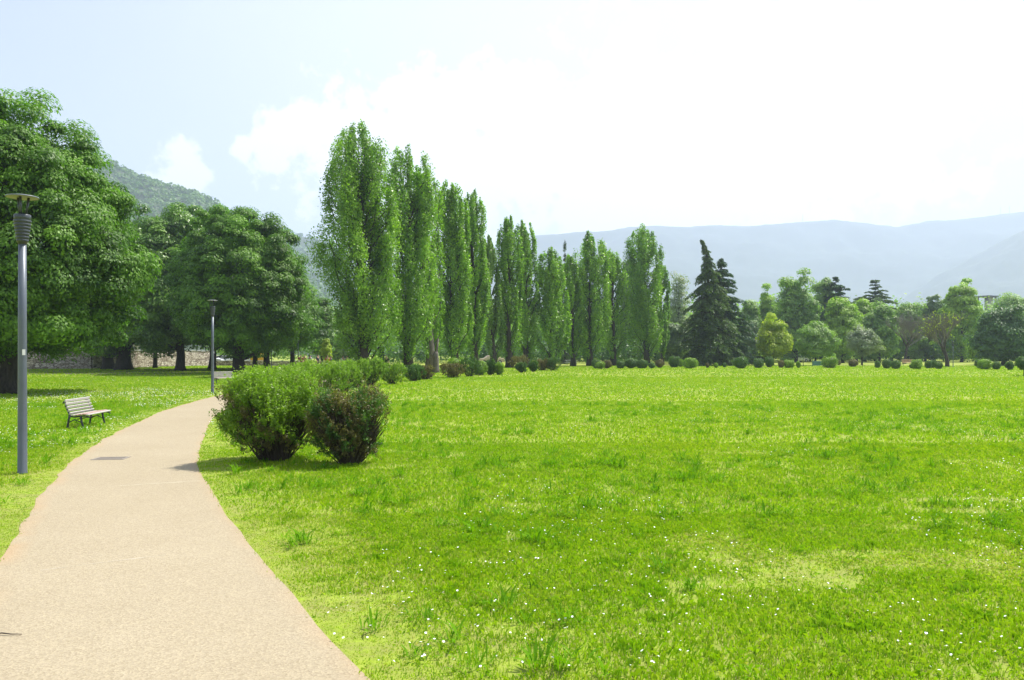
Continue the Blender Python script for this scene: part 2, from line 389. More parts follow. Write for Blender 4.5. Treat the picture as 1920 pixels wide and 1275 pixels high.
# ------------------------------------------------------------------ grass
rng = np.random.default_rng(11)
def ring(d0, d1, dens, k=.74, margin=2.0):
    A = k*(d1*d1-d0*d0) + 2*margin*(d1-d0); n = int(A*dens)
    y = np.sqrt(rng.random(n)*(d1*d1-d0*d0)+d0*d0); x = (rng.random(n)*2-1)*(k*y+margin)
    return x, y
def edge_dist(x, y):
    E = np.concatenate([Lr[::6], Rr[::6]]); out = np.full(len(x), 9.0)
    sel = np.where(x < 4)[0]
    for c in range(0, len(sel), 20000):
        s = sel[c:c+20000]; d = np.sqrt((x[s, None]-E[None, :, 0])**2 + (y[s, None]-E[None, :, 1])**2); out[s] = d.min(1)
    return out
blades = []; btint = []
def grow(d0, d1, dens, w, h, seg=True, k=.74):
    x, y = ring(d0, d1, dens, k); n0 = vnoise(x, y, 1.7, 5); patch = vnoise(x, y, .45, 6)
    keep = rng.random(len(x)) < np.clip(.75 + patch*.2, 0, 1)*np.where((vnoise(x, y, .33, 12)*.6+vnoise(x, y, 2.1, 13)*.4 > .68), .35, 1)
    x, y, n0, patch = x[keep], y[keep], n0[keep], patch[keep]
    ins = in_poly(x+rng.normal(0, .022, len(x)), y+rng.normal(0, .022, len(x)), path_small); x, y, n0, patch = x[~ins], y[~ins], n0[~ins], patch[~ins]
    ed = edge_dist(x, y) if d0 < 60 else np.full(len(x), 9.)
    N = len(x); tall = (vnoise(x, y, .16, 7) > .8) & (n0 > .35)
    hh = h*(.68+.2*n0+.2*patch)*(rng.random(N)*.7+.5); hh = np.where(tall, hh*1.4, hh)*np.clip(.35+ed*.5, .35, 1)
    ang = rng.random(N)*2*PI; lean = (rng.random(N)**1.2)*.85; la = rng.random(N)*2*PI
    mat_ = (vnoise(x, y, 2.6, 21)*.45+vnoise(x, y, .7, 22)*.55+.25*np.clip(1-ed/1.1, 0, 1)-.024*y+rng.normal(0, .06, N)) > .48 if d0 < 16 else np.zeros(N, bool)
    hh = np.where(mat_, hh*.5, hh); lean = np.where(mat_, np.minimum(lean*1.7, 1.25), lean)
    dx, dy = np.cos(la)*lean, np.sin(la)*lean
    wx, wy = np.cos(ang)*w*.5, np.sin(ang)*w*.5; ww = rng.random(N)*.7+.6; wx *= ww; wy *= ww
    V = np.zeros((N, 4, 3)); mz = hh*.62
    V[:, 0] = np.stack([x-wx, y-wy, 0*x], 1); V[:, 1] = np.stack([x+wx, y+wy, 0*x], 1)
    V[:, 2] = np.stack([x+dx*hh*1.05+wx*.15, y+dy*hh*1.05+wy*.15, hh*np.maximum(.25, 1-.5*lean)], 1)
    V[:, 3] = np.stack([x+dx*hh*.35-wx*.8, y+dy*hh*.35-wy*.8, mz], 1)
    t = rng.random(N)*.75 + n0*.15; t = np.where(rng.random(N) < .05+.25*np.clip(1-ed/1.6, 0, 1)*(n0 > .45), rng.uniform(.9, 1, N), t); t = np.where(tall, t*.5, t); pale = mat_ & (rng.random(N) < .42); t = np.where(pale, rng.uniform(.8, .97, N), t); t = np.where(mat_ & (rng.random(N) < .12), 1.0, t)
    blades.append(V); btint.append(np.clip(t, 0, 1))
grow(4.0, 9, 4600, .0066, .062)
grow(9, 16, 1800, .011, .068)
grow(16, 30, 480, .024, .072)
grow(30, 60, 95, .055, .08)
grow(60, 110, 16, .13, .09, k=.7)
o = np_mesh('grass', np.concatenate(blades), 4, np.concatenate(btint), M['blade'])
tag(o, 'short bright green lawn grass', None, None, 'stuff')

# broad-leaved weed tufts
V = []; T = []
x, y = ring(4.4, 28, 6.5, .72, 1); c = (vnoise(x, y, 1.3, 9)*.7+vnoise(x, y, 3.7, 10)*.3) > .47; x, y = x[c], y[c]
ins = in_poly(x, y, path_small); x, y = x[~ins], y[~ins]; ed = edge_dist(x, y); x, y = x[ed > .35], y[ed > .35]
for px, py in zip(x, y):
    n = rng.integers(12, 34); a = rng.random(n)*2*PI; el = rng.uniform(.5, 1.4, n); L = rng.uniform(.09, .22, n)*rng.uniform(.45, 1.1)
    sp = rng.uniform(.02, .07); bx = px+rng.normal(0, sp, n); by = py+rng.normal(0, sp, n)
    dr = np.stack([np.cos(a)*np.cos(el), np.sin(a)*np.cos(el), np.sin(el)], 1)
    P = np.stack([bx, by, 0*bx], 1) + dr*L[:, None]*.5
    no = nrm(np.cross(dr, np.stack([-np.sin(a), np.cos(a), 0*a], 1)))
    V.append(leaves(P, no, L, np.maximum(.006, L*rng.uniform(.06, .14, n)), rng, .25, dr)); T.append(np.clip(rng.random(n)*.5+rng.random()*.5, 0, 1))
o = np_mesh('weeds', np.concatenate(V), 4, np.concatenate(T), M['weed']); tag(o, 'darker tufts of broad leaved weeds in the lawn', None, None, 'stuff')

# daisies
V = []
def daisies(d0, d1, dens, r, thr, k=.7, xr=None):
    x, y = ring(d0, d1, dens, k, 1); c = vnoise(x, y, 1.6, 14)*.6+vnoise(x, y, 6., 15)*.4 > thr; x, y = x[c], y[c]
    if xr: c = (x > xr[0]) & (x < xr[1]); x, y = x[c], y[c]
    ins = in_poly(x, y, path_small); x, y = x[~ins], y[~ins]; N = len(x)
    rr = r*rng.uniform(.6, 1.2, N); z = rng.uniform(.035, .07, N); a0 = rng.random(N)*PI; tx = rng.normal(0, .3, N); ty = rng.normal(0, .3, N)
    W = np.zeros((N, 6, 3))
    for i in range(6):
        a = a0+i*PI/3; cx, cy = np.cos(a)*rr, np.sin(a)*rr
        W[:, i] = np.stack([x+cx, y+cy, z+cx*tx+cy*ty], 1)
    V.append(W)
daisies(4.5, 12, 30, .008, .54); daisies(12, 26, 12, .009, .52); daisies(26, 60, 4.0, .012, .54)
daisies(18, 42, 34, .013, .46, .75, (-32, -8))
daisies(9, 18, 30, .009, .55, .8, (-16, -5))
V = np.concatenate(V)
o = np_mesh('daisies', V, 6, rng.random(len(V)), M['petal']); tag(o, 'tiny white daisies dotted over the lawn', None, None, 'stuff')

# ------------------------------------------------------------------ trees
def trunk_mb(H, r, lean=(0, 0), seed=0, limbs=(), flare=1.5, n=12, top=.75):
    rd = random.Random(seed); m = MB(); pts = []; rad = []; K = 9
    for i in range(K):
        t = i/(K-1); z = H*top*t
        pts.append((lean[0]*t*t + rd.uniform(-.08, .08)*r*3*(t > 0), lean[1]*t*t + rd.uniform(-.08, .08)*r*3*(t > 0), z - (.1 if i == 0 else 0)))
        rad.append(r*((1-t)**.8*.85+.12)*(flare if i == 0 else 1))
    pts.insert(1, (pts[0][0], pts[0][1], r*1.2)); rad.insert(1, r*1.02)
    m.tube(pts, rad, n)
    for (tz, tip, lr) in limbs:
        t = tz/(H*top); p0 = Vector((lean[0]*t*t, lean[1]*t*t, tz)); p3 = Vector(tip); d = p3-p0
        p1 = p0 + d*.35 + Vector((0, 0, -.06*d.length)); p2 = p0 + d*.7 + Vector((rd.uniform(-.3, .3), rd.uniform(-.3, .3), .03*d.length))
        m.tube([p0, p1, p2, p3], [lr, lr*.75, lr*.45, lr*.12], 6)
    return m

def crown_env(rg, n, rx, ry, zc, zup, zdn, taper=.12, rough=1.0, lo=.5):
    """clump centres inside an uneven ellipsoid, most of them near its surface"""
    i_ = np.arange(n)+.5; ph_ = i_*2.399963+rg.random()*6; cz_ = 1-2*i_/n; sr_ = np.sqrt(1-cz_**2)
    d = nrm(np.stack([np.cos(ph_)*sr_, np.sin(ph_)*sr_, cz_], 1)+rg.normal(size=(n, 3))*.07); k = np.where(rg.random(n) < .8, rg.uniform(.76, 1.03, n), rg.uniform(lo, .8, n))
    b = 1 + rough*.09*np.sin(3*np.arctan2(d[:, 1], d[:, 0])+rg.random()*6) + rough*.08*np.sin(5*d[:, 2]+2*d[:, 0]*3+rg.random()*6) + rg.normal(0, .045*rough, n)
    k = k*b; z = np.where(d[:, 2] > 0, d[:, 2]*zup, d[:, 2]*zdn)
    wd = np.where(d[:, 2] < 0, np.minimum(np.sqrt((1-np.abs(d[:, 2])**3.2)/np.maximum(1-d[:, 2]**2, .03)), 2.2), 1-taper*np.maximum(d[:, 2], 0)-taper*.6*np.sin(np.clip(d[:, 2], 0, 1)*PI)); k = np.where(d[:, 2] < 0, k, k)
    return np.stack([d[:, 0]*rx*k*wd, d[:, 1]*ry*k*wd, zc + z*k], 1), d

def broad_tree(name, loc, H, rx, ry=None, zlow=2.5, seed=1, ncl=150, nlf=500, lf=(.26, .13), cr=(1.0, 1.7), tr=.4, mat='chestnut', bark='bark',
               wide=.45, lean=(0, 0), flat=.85, rz=0.0, layer=.2, taper=.12, rough=1.0):
    rg = np.random.default_rng(seed); ry = ry or rx; t = empty(name, (loc[0], loc[1], 0), rz)
    zc = zlow + (H-zlow)*wide; C, D = crown_env(rg, ncl, rx-cr[1]*.7, ry-cr[1]*.7, zc, H-zc-cr[1]*.5, zc-zlow-cr[0]*.2, taper, rough)
    C[:, 0] += lean[0]; C[:, 1] += lean[1]
    R = rg.uniform(cr[0], cr[1], ncl); idx = np.repeat(np.arange(ncl), nlf); n = len(idx)
    q = nrm(rg.normal(size=(n, 3))); up = rg.random(n) < .72; q[:, 2] = np.where(up, np.abs(q[:, 2]), q[:, 2])
    kk = rg.random(n)**.4; off = q*kk[:, None]*R[idx][:, None]; off[:, 2] *= flat; off[:, 2] -= .12*(off[:, 0]**2+off[:, 1]**2)*layer
    P = C[idx] + off
    P[:, 2] = np.maximum(P[:, 2], zlow*.75 + rg.random(n)*.3)
    nor = nrm(q*.75 + D[idx]*.35 + np.array([0, 0, .5]) + rg.normal(size=(n, 3))*.34)
    al = nrm(q*np.array([1, 1, .3]) + np.array([0, 0, -.55]) + rg.normal(size=(n, 3))*.5)
    s = rg.uniform(.6, 1.25, n); ct = rg.random(ncl)
    V = leaves(P, nor, lf[0]*s, lf[1]*s, rg, .15, al)
    ti = rg.choice(ncl, min(ncl, 16), replace=False)
    limbs = []
    for i in ti:
        tip = C[i]*np.array([.93, .93, 1]); tz = max(zlow*.75, min(H*.62, tip[2]*.62)); limbs.append((tz, tuple(tip), tr*rg.uniform(.22, .42)))
    trunk_mb(H, tr, lean, seed, limbs).build('trunk', M[bark], t)
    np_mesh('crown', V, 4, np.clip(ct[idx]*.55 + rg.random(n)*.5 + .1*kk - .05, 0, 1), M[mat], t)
    return t

def poplar(loc, H, r, seed, mat='poplar', npl=46, nlf=800, lf=.19, lean=(0, 0), lobe=None, tr=.38, zlow=.5, bare=0.0):
    rg = np.random.default_rng(seed); t = empty('poplar_tree', (loc[0], loc[1], 0))
    def env(u): return r*np.interp(u, [0, .08, .25, .5, .72, .88, 1], [.6, .78, .93, 1.0, 1.0, .86, .5])
    V = []; T = []; br = MB(); K = 9; pts = []; rad = []
    for i in range(K):
        u = i/(K-1); pts.append((lean[0]*u + rg.normal(0, .06), lean[1]*u + rg.normal(0, .06), H*.93*u - (.1 if i == 0 else 0))); rad.append(tr*((1-u)**.9*.93+.05)*(1.6 if i == 0 else 1))
    br.tube(pts, rad, 10)
    spec = []
    for k in range(npl):
        a = 2*PI*(k*.618+rg.random()*.25); u0 = .03 + .75*(k/npl)**1.05; ln = rg.uniform(.16, .30)*(1.0 if u0 < .6 else .8)
        spec.append((a, u0, min(.985, u0+ln), rg.uniform(.72, 1.0), 1.0))
    spec += [(rg.random()*6.28, rg.uniform(.68, .78), q_, rg.uniform(.1, .85), 1.25) for q_ in (1.0, .985, .975, .96, .95, .93, .92, .9)]+[(2, .55, .8, .3, 1.0), (4, .5, .78, .4, 1.0)]
    for j in range(int(npl*.35)): spec.append((rg.random()*6.28, rg.uniform(.02, .6), 0, .45, .9))
    for (a, u0, u1, kr, dn) in spec:
        if u1 == 0: u1 = u0+.25
        n = int(nlf*dn*(u1-u0)/.24); s = rg.random(n)
        uu = u0+(u1-u0)*s; rr = env(uu)*kr*np.minimum(1, .35+s*1.6)
        if lobe is not None: rr = rr*(1+lobe[2]*np.exp(-((uu-lobe[1])/.1)**2)*np.maximum(0, math.cos(a-lobe[0])))
        cx = np.cos(a)*rr+lean[0]*uu; cy = np.sin(a)*rr+lean[1]*uu
        th = r*.28*np.sin(np.clip(s, 0, 1)*PI*.74+.35)*(.55+.55*rg.random())
        q = nrm(rg.normal(size=(n, 3)))*(rg.random(n)**.45)[:, None]
        P = np.stack([cx, cy, uu*(H-zlow)+zlow], 1) + q*np.stack([th, th, th*1.9], 1)
        lum = (np.sin(P[:, 2]*2.3+a*7)+np.sin(P[:, 2]*5.1+a*3))*.25+.5; kp = rg.random(n) < np.clip(.35+lum*1.0, 0, 1)*(1-bare)
        P, q = P[kp], q[kp]; m_ = len(P)
        od = np.array([math.cos(a), math.sin(a), 0])
        nor = nrm(q*.6+od*.45+rg.normal(size=(m_, 3))*.55+np.array([0, 0, .25]))
        sz = rg.uniform(.6, 1.25, m_)*lf
        V.append(leaves(P, nor, sz, sz*.8, rg, .1)); T.append(np.clip(rg.random(m_)*.6+rg.random()*.4, 0, 1))
        S = np.linspace(0, .9, 5); bu = u0+(u1-u0)*S; b_r = env(bu)*kr*np.minimum(1, .1+S*1.7)
        br.tube([(math.cos(a)*b_r[i]*.95+lean[0]*bu[i], math.sin(a)*b_r[i]*.95+lean[1]*bu[i], bu[i]*(H-zlow)+zlow-.5*(i == 0)) for i in range(5)], [tr*.2, tr*.15, tr*.11, tr*.07, .012], 5, False)
    br.build('trunk', M['bark_grey'] if bare > .3 else M['bark'], t); np_mesh('crown', np.concatenate(V), 4, np.concatenate(T), M[mat], t)
    return t

def conifer(name, loc, H, r, seed, mat='cedar', tiers=26, per=7, droop=.35, tipbend=0.0, prof=None, zlow=.6, cards=90, cw=(.55, .13), flat=False, lay=None):
    rg = np.random.default_rng(seed); t = empty(name, (loc[0], loc[1], 0)); prof = prof or ([0, .15, .5, .8, 1], [1, .95, .55, .22, .03])
    def bend(P):
        P = np.array(P, float); u = np.clip((P[..., 2]/H-.72)/.28, 0, 2); P[..., 0] += tipbend*u**2.2; P[..., 2] -= abs(tipbend)*.35*u**4; return P
    br = MB(); zs = np.linspace(0, H*.985, 14)
    br.tube([tuple(bend((0, 0, z - (.1 if z == 0 else 0)))) for z in zs], [max(.03, r*.075*(1-z/H)**.8) for z in zs], 8)
    V = []; T = []
    for i in range(tiers):
        u = (i+rg.uniform(-.3, .3))/(tiers-1); u = min(max(u, .0), .985); z0 = zlow+u*(H*.98-zlow); L0 = r*np.interp(u, *prof)
        if lay is not None: L0 *= .75+.4*math.sin(u*lay)
        a0 = rg.random()*6.28
        for j in range(per):
            L = max(.25, L0*rg.uniform(.45, 1.2)); z1_ = z0; z0 = min(H*.975, max(.3, z0+rg.uniform(-.6, .6)*H/tiers*(1 if not flat else .25))); a = a0+j*2*PI/per+rg.normal(0, .2); d = np.array([math.cos(a), math.sin(a), 0]); side = np.array([-d[1], d[0], 0])
            S = np.linspace(0, 1, 5); lift = .12 if not flat else .22
            bp = [bend(np.array([0, 0, z0])+d*L*s+np.array([0, 0, L*(lift*math.sin(s*PI*.8)-droop*s*s)])) for s in S]
            br.tube([tuple(p) for p in bp], [.05+.012*L, .04+.01*L, .03, .02, .01], 4, False)
            n = int(cards*(L/r*.9+.12)); s = rg.random(n)**.7; w = L*.24*(1-s*.65)+.12
            lat = rg.uniform(-1, 1, n)*w
            P = np.array([0, 0, z0])+d[None]*(L*s)[:, None]+side[None]*lat[:, None]
            P[:, 2] += L*(lift*np.sin(s*PI*.8)-droop*s*s) - np.abs(lat)*.3 - rg.random(n)*(.28 if not flat else .1)*(1+L*.06)
            P = bend(P)
            al = nrm(d[None]*.8+side[None]*(np.sign(lat)*.5)[:, None]+np.array([0, 0, -.55 if not flat else -.05])+rg.normal(size=(n, 3))*.28)
            nor = nrm(np.array([0, 0, .9])+rg.normal(size=(n, 3))*.55)
            sz = rg.uniform(.6, 1.3, n)*min(1, .55+L*.25)
            V.append(leaves(P, nor, cw[0]*sz, cw[1]*sz*1.4, rg, .1, al)); T.append(rg.random(n)*.6+rg.random()*.35)
    br.build('trunk', M['bark'], t); np_mesh('crown', np.concatenate(V), 4, np.concatenate(T), M[mat], t)
    return t

def bare_tree(name, loc, H, spread, seed, tr=.3, mat='twig', leafmat=None, nl=0, levels=4):
    rd = random.Random(seed); t = empty(name, (loc[0], loc[1], 0)); tm = MB(); cm = MB(); tips = []
    def go(p, d, L, r, lv):
        pts = [p]; q = p.copy(); dd = d.copy()
        for i in range(3):
            dd = (dd + Vector((rd.uniform(-.18, .18), rd.uniform(-.18, .18), .08))).normalized(); q = q + dd*L/3; pts.append(q.copy())
        (tm if lv < 2 else cm).tube(pts, [r, r*.85, r*.7, r*.5], 7 if lv < 2 else 3, False)
        if lv >= levels: tips.append(q); return
        nb = (5 if lv == 0 else 4) if lv < 3 else 5
        for k in range(nb):
            a = rd.random()*6.28; sp = rd.uniform(.35, .8)*spread
            side = Vector((math.cos(a), math.sin(a), rd.uniform(-.1, .3))); nd = (dd + side*sp).normalized()
            go(pts[rd.choice((2, 3, 3))] if lv else pts[rd.choice((2, 3))], nd, L*rd.uniform(.6, .82), max(.016, r*.5), lv+1)
    go(Vector((0, 0, -.1)), Vector((0, 0, 1)), H*.34, tr, 0)
    tm.build('trunk', M['bark'], t); cm.build('crown', M[mat], t)
    if leafmat:
        rg = np.random.default_rng(seed); B = np.array([tuple(q) for q in tips]); B = B[rg.integers(0, len(B), nl)] + rg.normal(0, .3, (nl, 3))
        np_mesh('foliage', leaves(B, nrm(rg.normal(size=(nl, 3))), rg.uniform(.15, .3, nl), .13, rg), 4, rg.random(nl), M[leafmat], t)
    return t

# --- horse chestnuts on the left
CH = 'horse chestnuts along the left lawn'
def T_(o, label, cat, group=None): return tag(o, label, cat, group)
def chest(px, d, topy, halfw_px, label, seed, zlow=1.75, **kw):
    return T_(broad_tree('chestnut_tree', (XD(px, d), d), ZD(topy, d), halfw_px/1440*d, zlow=zlow, seed=seed, **kw), label, 'tree', CH)
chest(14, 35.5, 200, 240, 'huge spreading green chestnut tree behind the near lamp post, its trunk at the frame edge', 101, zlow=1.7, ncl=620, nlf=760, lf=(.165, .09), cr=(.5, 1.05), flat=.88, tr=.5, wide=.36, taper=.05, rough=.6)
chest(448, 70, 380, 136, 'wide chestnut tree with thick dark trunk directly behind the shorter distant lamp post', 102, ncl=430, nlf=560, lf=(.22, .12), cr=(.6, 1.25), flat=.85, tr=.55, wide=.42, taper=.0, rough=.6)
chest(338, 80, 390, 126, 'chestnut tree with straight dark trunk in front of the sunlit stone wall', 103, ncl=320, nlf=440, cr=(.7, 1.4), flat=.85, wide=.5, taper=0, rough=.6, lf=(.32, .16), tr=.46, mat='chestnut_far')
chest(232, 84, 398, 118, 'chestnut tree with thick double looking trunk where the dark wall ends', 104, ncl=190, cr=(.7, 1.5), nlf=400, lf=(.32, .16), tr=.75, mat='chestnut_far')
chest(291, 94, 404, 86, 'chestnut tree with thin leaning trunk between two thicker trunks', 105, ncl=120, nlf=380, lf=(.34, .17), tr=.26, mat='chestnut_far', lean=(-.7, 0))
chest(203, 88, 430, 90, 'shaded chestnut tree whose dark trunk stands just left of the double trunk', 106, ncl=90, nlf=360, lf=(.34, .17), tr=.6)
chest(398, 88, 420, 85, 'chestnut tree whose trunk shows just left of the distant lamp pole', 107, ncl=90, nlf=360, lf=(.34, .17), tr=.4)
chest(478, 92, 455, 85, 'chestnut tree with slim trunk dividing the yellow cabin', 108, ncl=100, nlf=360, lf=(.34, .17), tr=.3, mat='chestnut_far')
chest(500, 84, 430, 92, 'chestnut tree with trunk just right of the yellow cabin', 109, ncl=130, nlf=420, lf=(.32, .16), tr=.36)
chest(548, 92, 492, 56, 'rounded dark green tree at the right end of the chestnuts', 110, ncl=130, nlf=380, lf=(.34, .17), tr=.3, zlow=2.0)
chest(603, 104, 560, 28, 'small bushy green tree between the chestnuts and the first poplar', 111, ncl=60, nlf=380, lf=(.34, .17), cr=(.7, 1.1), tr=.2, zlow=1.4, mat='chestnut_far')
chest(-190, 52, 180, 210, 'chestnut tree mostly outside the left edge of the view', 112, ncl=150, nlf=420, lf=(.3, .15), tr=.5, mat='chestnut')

# --- poplar row
PG = 'row of tall poplars'
def pop(px, d, topy, w_px, label, seed, **kw):
    rd = random.Random(seed); kw.setdefault('lean', (rd.uniform(-.7, .35), 0)); kw.setdefault('bare', rd.uniform(0, .1)); w_px *= 1.27
    o = poplar((XD(px, d), d), ZD(topy, d), w_px/1440*d/2, seed, **kw); return T_(o, label, 'poplar', PG)
pop(684, 65, 232, 112, 'tallest and nearest poplar, first of the row, bulging at its lower left', 201, npl=64, nlf=1150, lf=.17, lobe=(PI, .44, .55), tr=.42)
pop(765, 71, 277, 80, 'second poplar of the row with narrow forked top', 202, npl=46, nlf=850, lf=.18)
pop(808, 75, 316, 52, 'sparse half bare poplar with grey trunk and dead twigs in its top', 203, npl=38, nlf=760, lf=.19, bare=.36, tr=.42)
pop(851, 82, 340, 62, 'broad leafy poplar just right of the half bare one', 204, npl=44, nlf=800, lf=.2)
pop(889, 86, 357, 52, 'poplar with steeply sloping right shoulder behind the large clipped shrub', 205, npl=40, nlf=720, lf=.2)
pop(925, 93, 440, 36, 'short pale poplar squeezed between taller dark ones', 206, mat='poplar_pale', npl=26, nlf=520, lf=.22)
pop(955, 95, 404, 42, 'slim dark poplar, left of the pair with twin pointed tops', 207, npl=32, nlf=640, lf=.22)
pop(988, 99, 415, 40, 'slim dark poplar, right of the pair with twin pointed tops', 208, npl=32, nlf=640, lf=.22)
pop(1035, 101, 466, 54, 'low blunt topped poplar before the spiky conifer tip', 209, npl=34, nlf=620, lf=.23)
pop(1075, 107, 478, 36, 'narrow poplar whose trunk crosses the white bench', 210, npl=26, nlf=520, lf=.23, tr=.3)
pop(1107, 109, 437, 60, 'rounded dense poplar standing alone above its neighbours near the row middle', 211, npl=38, nlf=680, lf=.23)
pop(1150, 113, 470, 50, 'soft grey green poplar left of the last tall one', 212, npl=32, nlf=560, lf=.24, mat='poplar')
pop(1213, 116, 425, 60, 'last tall poplar of the row with bulbous rounded top', 213, npl=40, nlf=720, lf=.24)
pop(1241, 119, 494, 26, 'thin low poplar leaning against the last tall poplar', 214, npl=20, nlf=420, lf=.24, tr=.22)

# --- conifers
def con(px, d, topy, halfw_px, label, seed, name='cedar_tree', cat='conifer', **kw):
    return T_(conifer(name, (XD(px, d), d), ZD(topy, d), halfw_px/1440*d, seed, **kw), label, cat)
con(1328, 112, 440, 62, 'tall drooping cedar with bent thin tip', 301, mat='cedar_green', droop=.42, tipbend=-1.3, tiers=40, per=9, cards=150, prof=([0, .12, .35, .55, .7, .8, 1], [1, .98, .78, .62, .34, .17, .04]))
con(1353, 116, 480, 60, 'dark blue green conifer right behind the drooping cedar', 302, mat='cedar', droop=.16, tiers=38, per=10, cards=130, prof=([0, .3, .6, .85, 1], [.95, .9, .62, .3, .04]))
con(1059, 128, 446, 26, 'spiky conifer tip rising behind the poplar row', 303, name='spruce_tree', mat='cedar_green', droop=.4, tiers=36, cards=60, cw=(.4, .07))
con(1567, 158, 516, 34, 'dark conifer with broken irregular top between light green trees', 304, mat='cedar', droop=-.05, tiers=26, per=9, cards=170, prof=([0, .4, .7, .9, 1], [1, 1, .85, .5, .1]))
con(1641, 170, 521, 42, 'flat layered cedar of grey green above the feathery trees', 305, mat='cedar_green', droop=.02, tiers=24, per=9, cards=200, prof=([0, .5, .75, .9, 1], [1, 1, .85, .6, .35]), flat=True, lay=12)
con(1421, 118, 668, 28, 'low spreading dark conifer at the foot of the blue green conifer', 306, name='juniper', mat='cedar_green', droop=.15, tiers=8, per=9, cards=90)
con(715, 69, 652, 9, 'small black green conical evergreen beside the first poplar', 307, name='cypress_bush', cat='evergreen', mat='cedar', droop=-.5, tiers=16, per=8, cards=60, cw=(.16, .06), prof=([0, .3, .7, 1], [.9, 1, .7, .1]), zlow=.1)

# --- trees across the far side of the lawn
FG = 'trees across the far side of the lawn'
def far(px, d, topy, halfw_px, mat, label, seed, name='leafy_tree', zlow=.7, rough=1.7, ncl=70, nlf=260, lf=(.42, .26), cr=(.9, 1.6), tr=.28, **kw):
    k = halfw_px/1440*d; cr = (max(cr[0], k*.2), max(cr[1], k*.36)); ncl = int(ncl*1.25)
    return T_(broad_tree(name, (XD(px, d), d), ZD(topy, d), k, zlow=zlow, seed=seed, ncl=ncl, nlf=nlf, lf=lf, cr=cr, tr=tr, mat=mat, rough=rough, **kw), label, 'tree', FG)
far(1272, 136, 503, 30, 'far_pale', 'airy pale leaved tree just right of the last poplars', 401, ncl=60, nlf=120, lf=(.3, .2))
far(1258, 124, 600, 34, 'far_grey', 'grey green bushy tree at the foot of the airy pale tree', 402, ncl=50, cr=(.7, 1.2))
far(1292, 126, 618, 30, 'far_pale', 'small whitish tree tucked left of the drooping cedar', 403, ncl=40, nlf=160, cr=(.6, 1.0), lf=(.3, .2))
far(1180, 138, 482, 26, 'far_grey', 'grey green treetop showing between the last two tall poplars', 404)
far(1405, 152, 562, 26, 'far_green', 'light green tree rising right behind the blue green conifer', 405)
far(1440, 155, 545, 28, 'far_lime', 'bright lime topped tree above the round yellow green tree', 406, ncl=60)
far(1408, 128, 600, 22, 'far_grey', 'grey leaved small tree beside the round yellow green tree', 407, ncl=40, cr=(.6, 1.1))
far(1492, 148, 513, 46, 'far_green', 'large grey green tree with visible dark limbs above the two small round trees', 408, ncl=95, tr=.4)
far(1544, 160, 515, 28, 'far_green', 'round headed green tree touching the broken topped conifer', 409)
far(1580, 140, 560, 42, 'far_lime', 'feathery yellow green tree below the broken topped conifer', 410, ncl=80)
far(1648, 146, 572, 40, 'far_green', 'mid green tree below the flat layered cedar', 411, ncl=80)
far(1622, 158, 560, 34, 'far_lime', 'light green tree partly hidden between two feathery trees', 412)
far(1702, 160, 562, 36, 'far_green', 'rounded green treetop right of the flat layered cedar', 413)
far(1752, 162, 556, 32, 'far_grey', 'blue grey tree left of the tall bright green tree', 414)
far(1803, 152, 530, 42, 'far_lime', 'tall bright green tree left of the concrete tower', 415, ncl=90, wide=.6)
far(1900, 176, 542, 50, 'far_green', 'high green trees behind the dark round tree at the right', 416, ncl=85)
far(1882, 112, 577, 54, 'far_dark', 'big dark round tree at the right edge of the lawn', 417, ncl=130, nlf=360, lf=(.34, .2), cr=(.8, 1.3), tr=.35, zlow=.8, wide=.4)
far(1842, 124, 622, 26, 'far_lime', 'pale green bushy small tree left of the big dark round tree', 418, ncl=40, cr=(.6, 1.0), zlow=.6)
far(1914, 122, 620, 22, 'far_lime', 'light green tree peeping out at the right frame edge', 419, ncl=40, cr=(.6, 1.0), zlow=.8)
far(1450, 116, 595, 37, 'yellow_leaf', 'small rounded yellow green tree on the far lawn', 420, name='young_tree', rough=1.5, ncl=75, nlf=300, cr=(.45, .8), lf=(.24, .16), zlow=1.2, tr=.13, wide=.35)
far(1529, 116, 603, 40, 'far_green', 'small rounded mid green tree right of the yellow green one', 421, name='young_tree', ncl=75, nlf=300, cr=(.45, .85), lf=(.26, .17), zlow=1.3, tr=.14, wide=.4)
far(1616, 118, 610, 34, 'far_pale', 'small pale pinkish green tree in blossom before the feathery trees', 422, name='young_tree', ncl=60, nlf=200, cr=(.45, .85), lf=(.24, .16), zlow=1.5, tr=.13)
far(1735, 168, 590, 40, 'far_green', 'plain green tree behind the bare purple brown tree', 423)
far(1850, 180, 592, 40, 'far_green', 'low green tree under the concrete tower', 424)
far(633, 128, 596, 30, 'far_green', 'mottled green tree left of the first poplar trunk', 425, ncl=60)
far(655, 118, 625, 18, 'far_grey', 'grey green bushy tree hugging the first poplar', 426, ncl=30, cr=(.5, 1.0))
far(612, 100, 634, 12, 'yellow_leaf', 'tiny bright yellow green tree behind the shrubs at left', 427, name='young_tree', ncl=26, nlf=200, cr=(.3, .5), lf=(.2, .13), zlow=1.0, tr=.06)
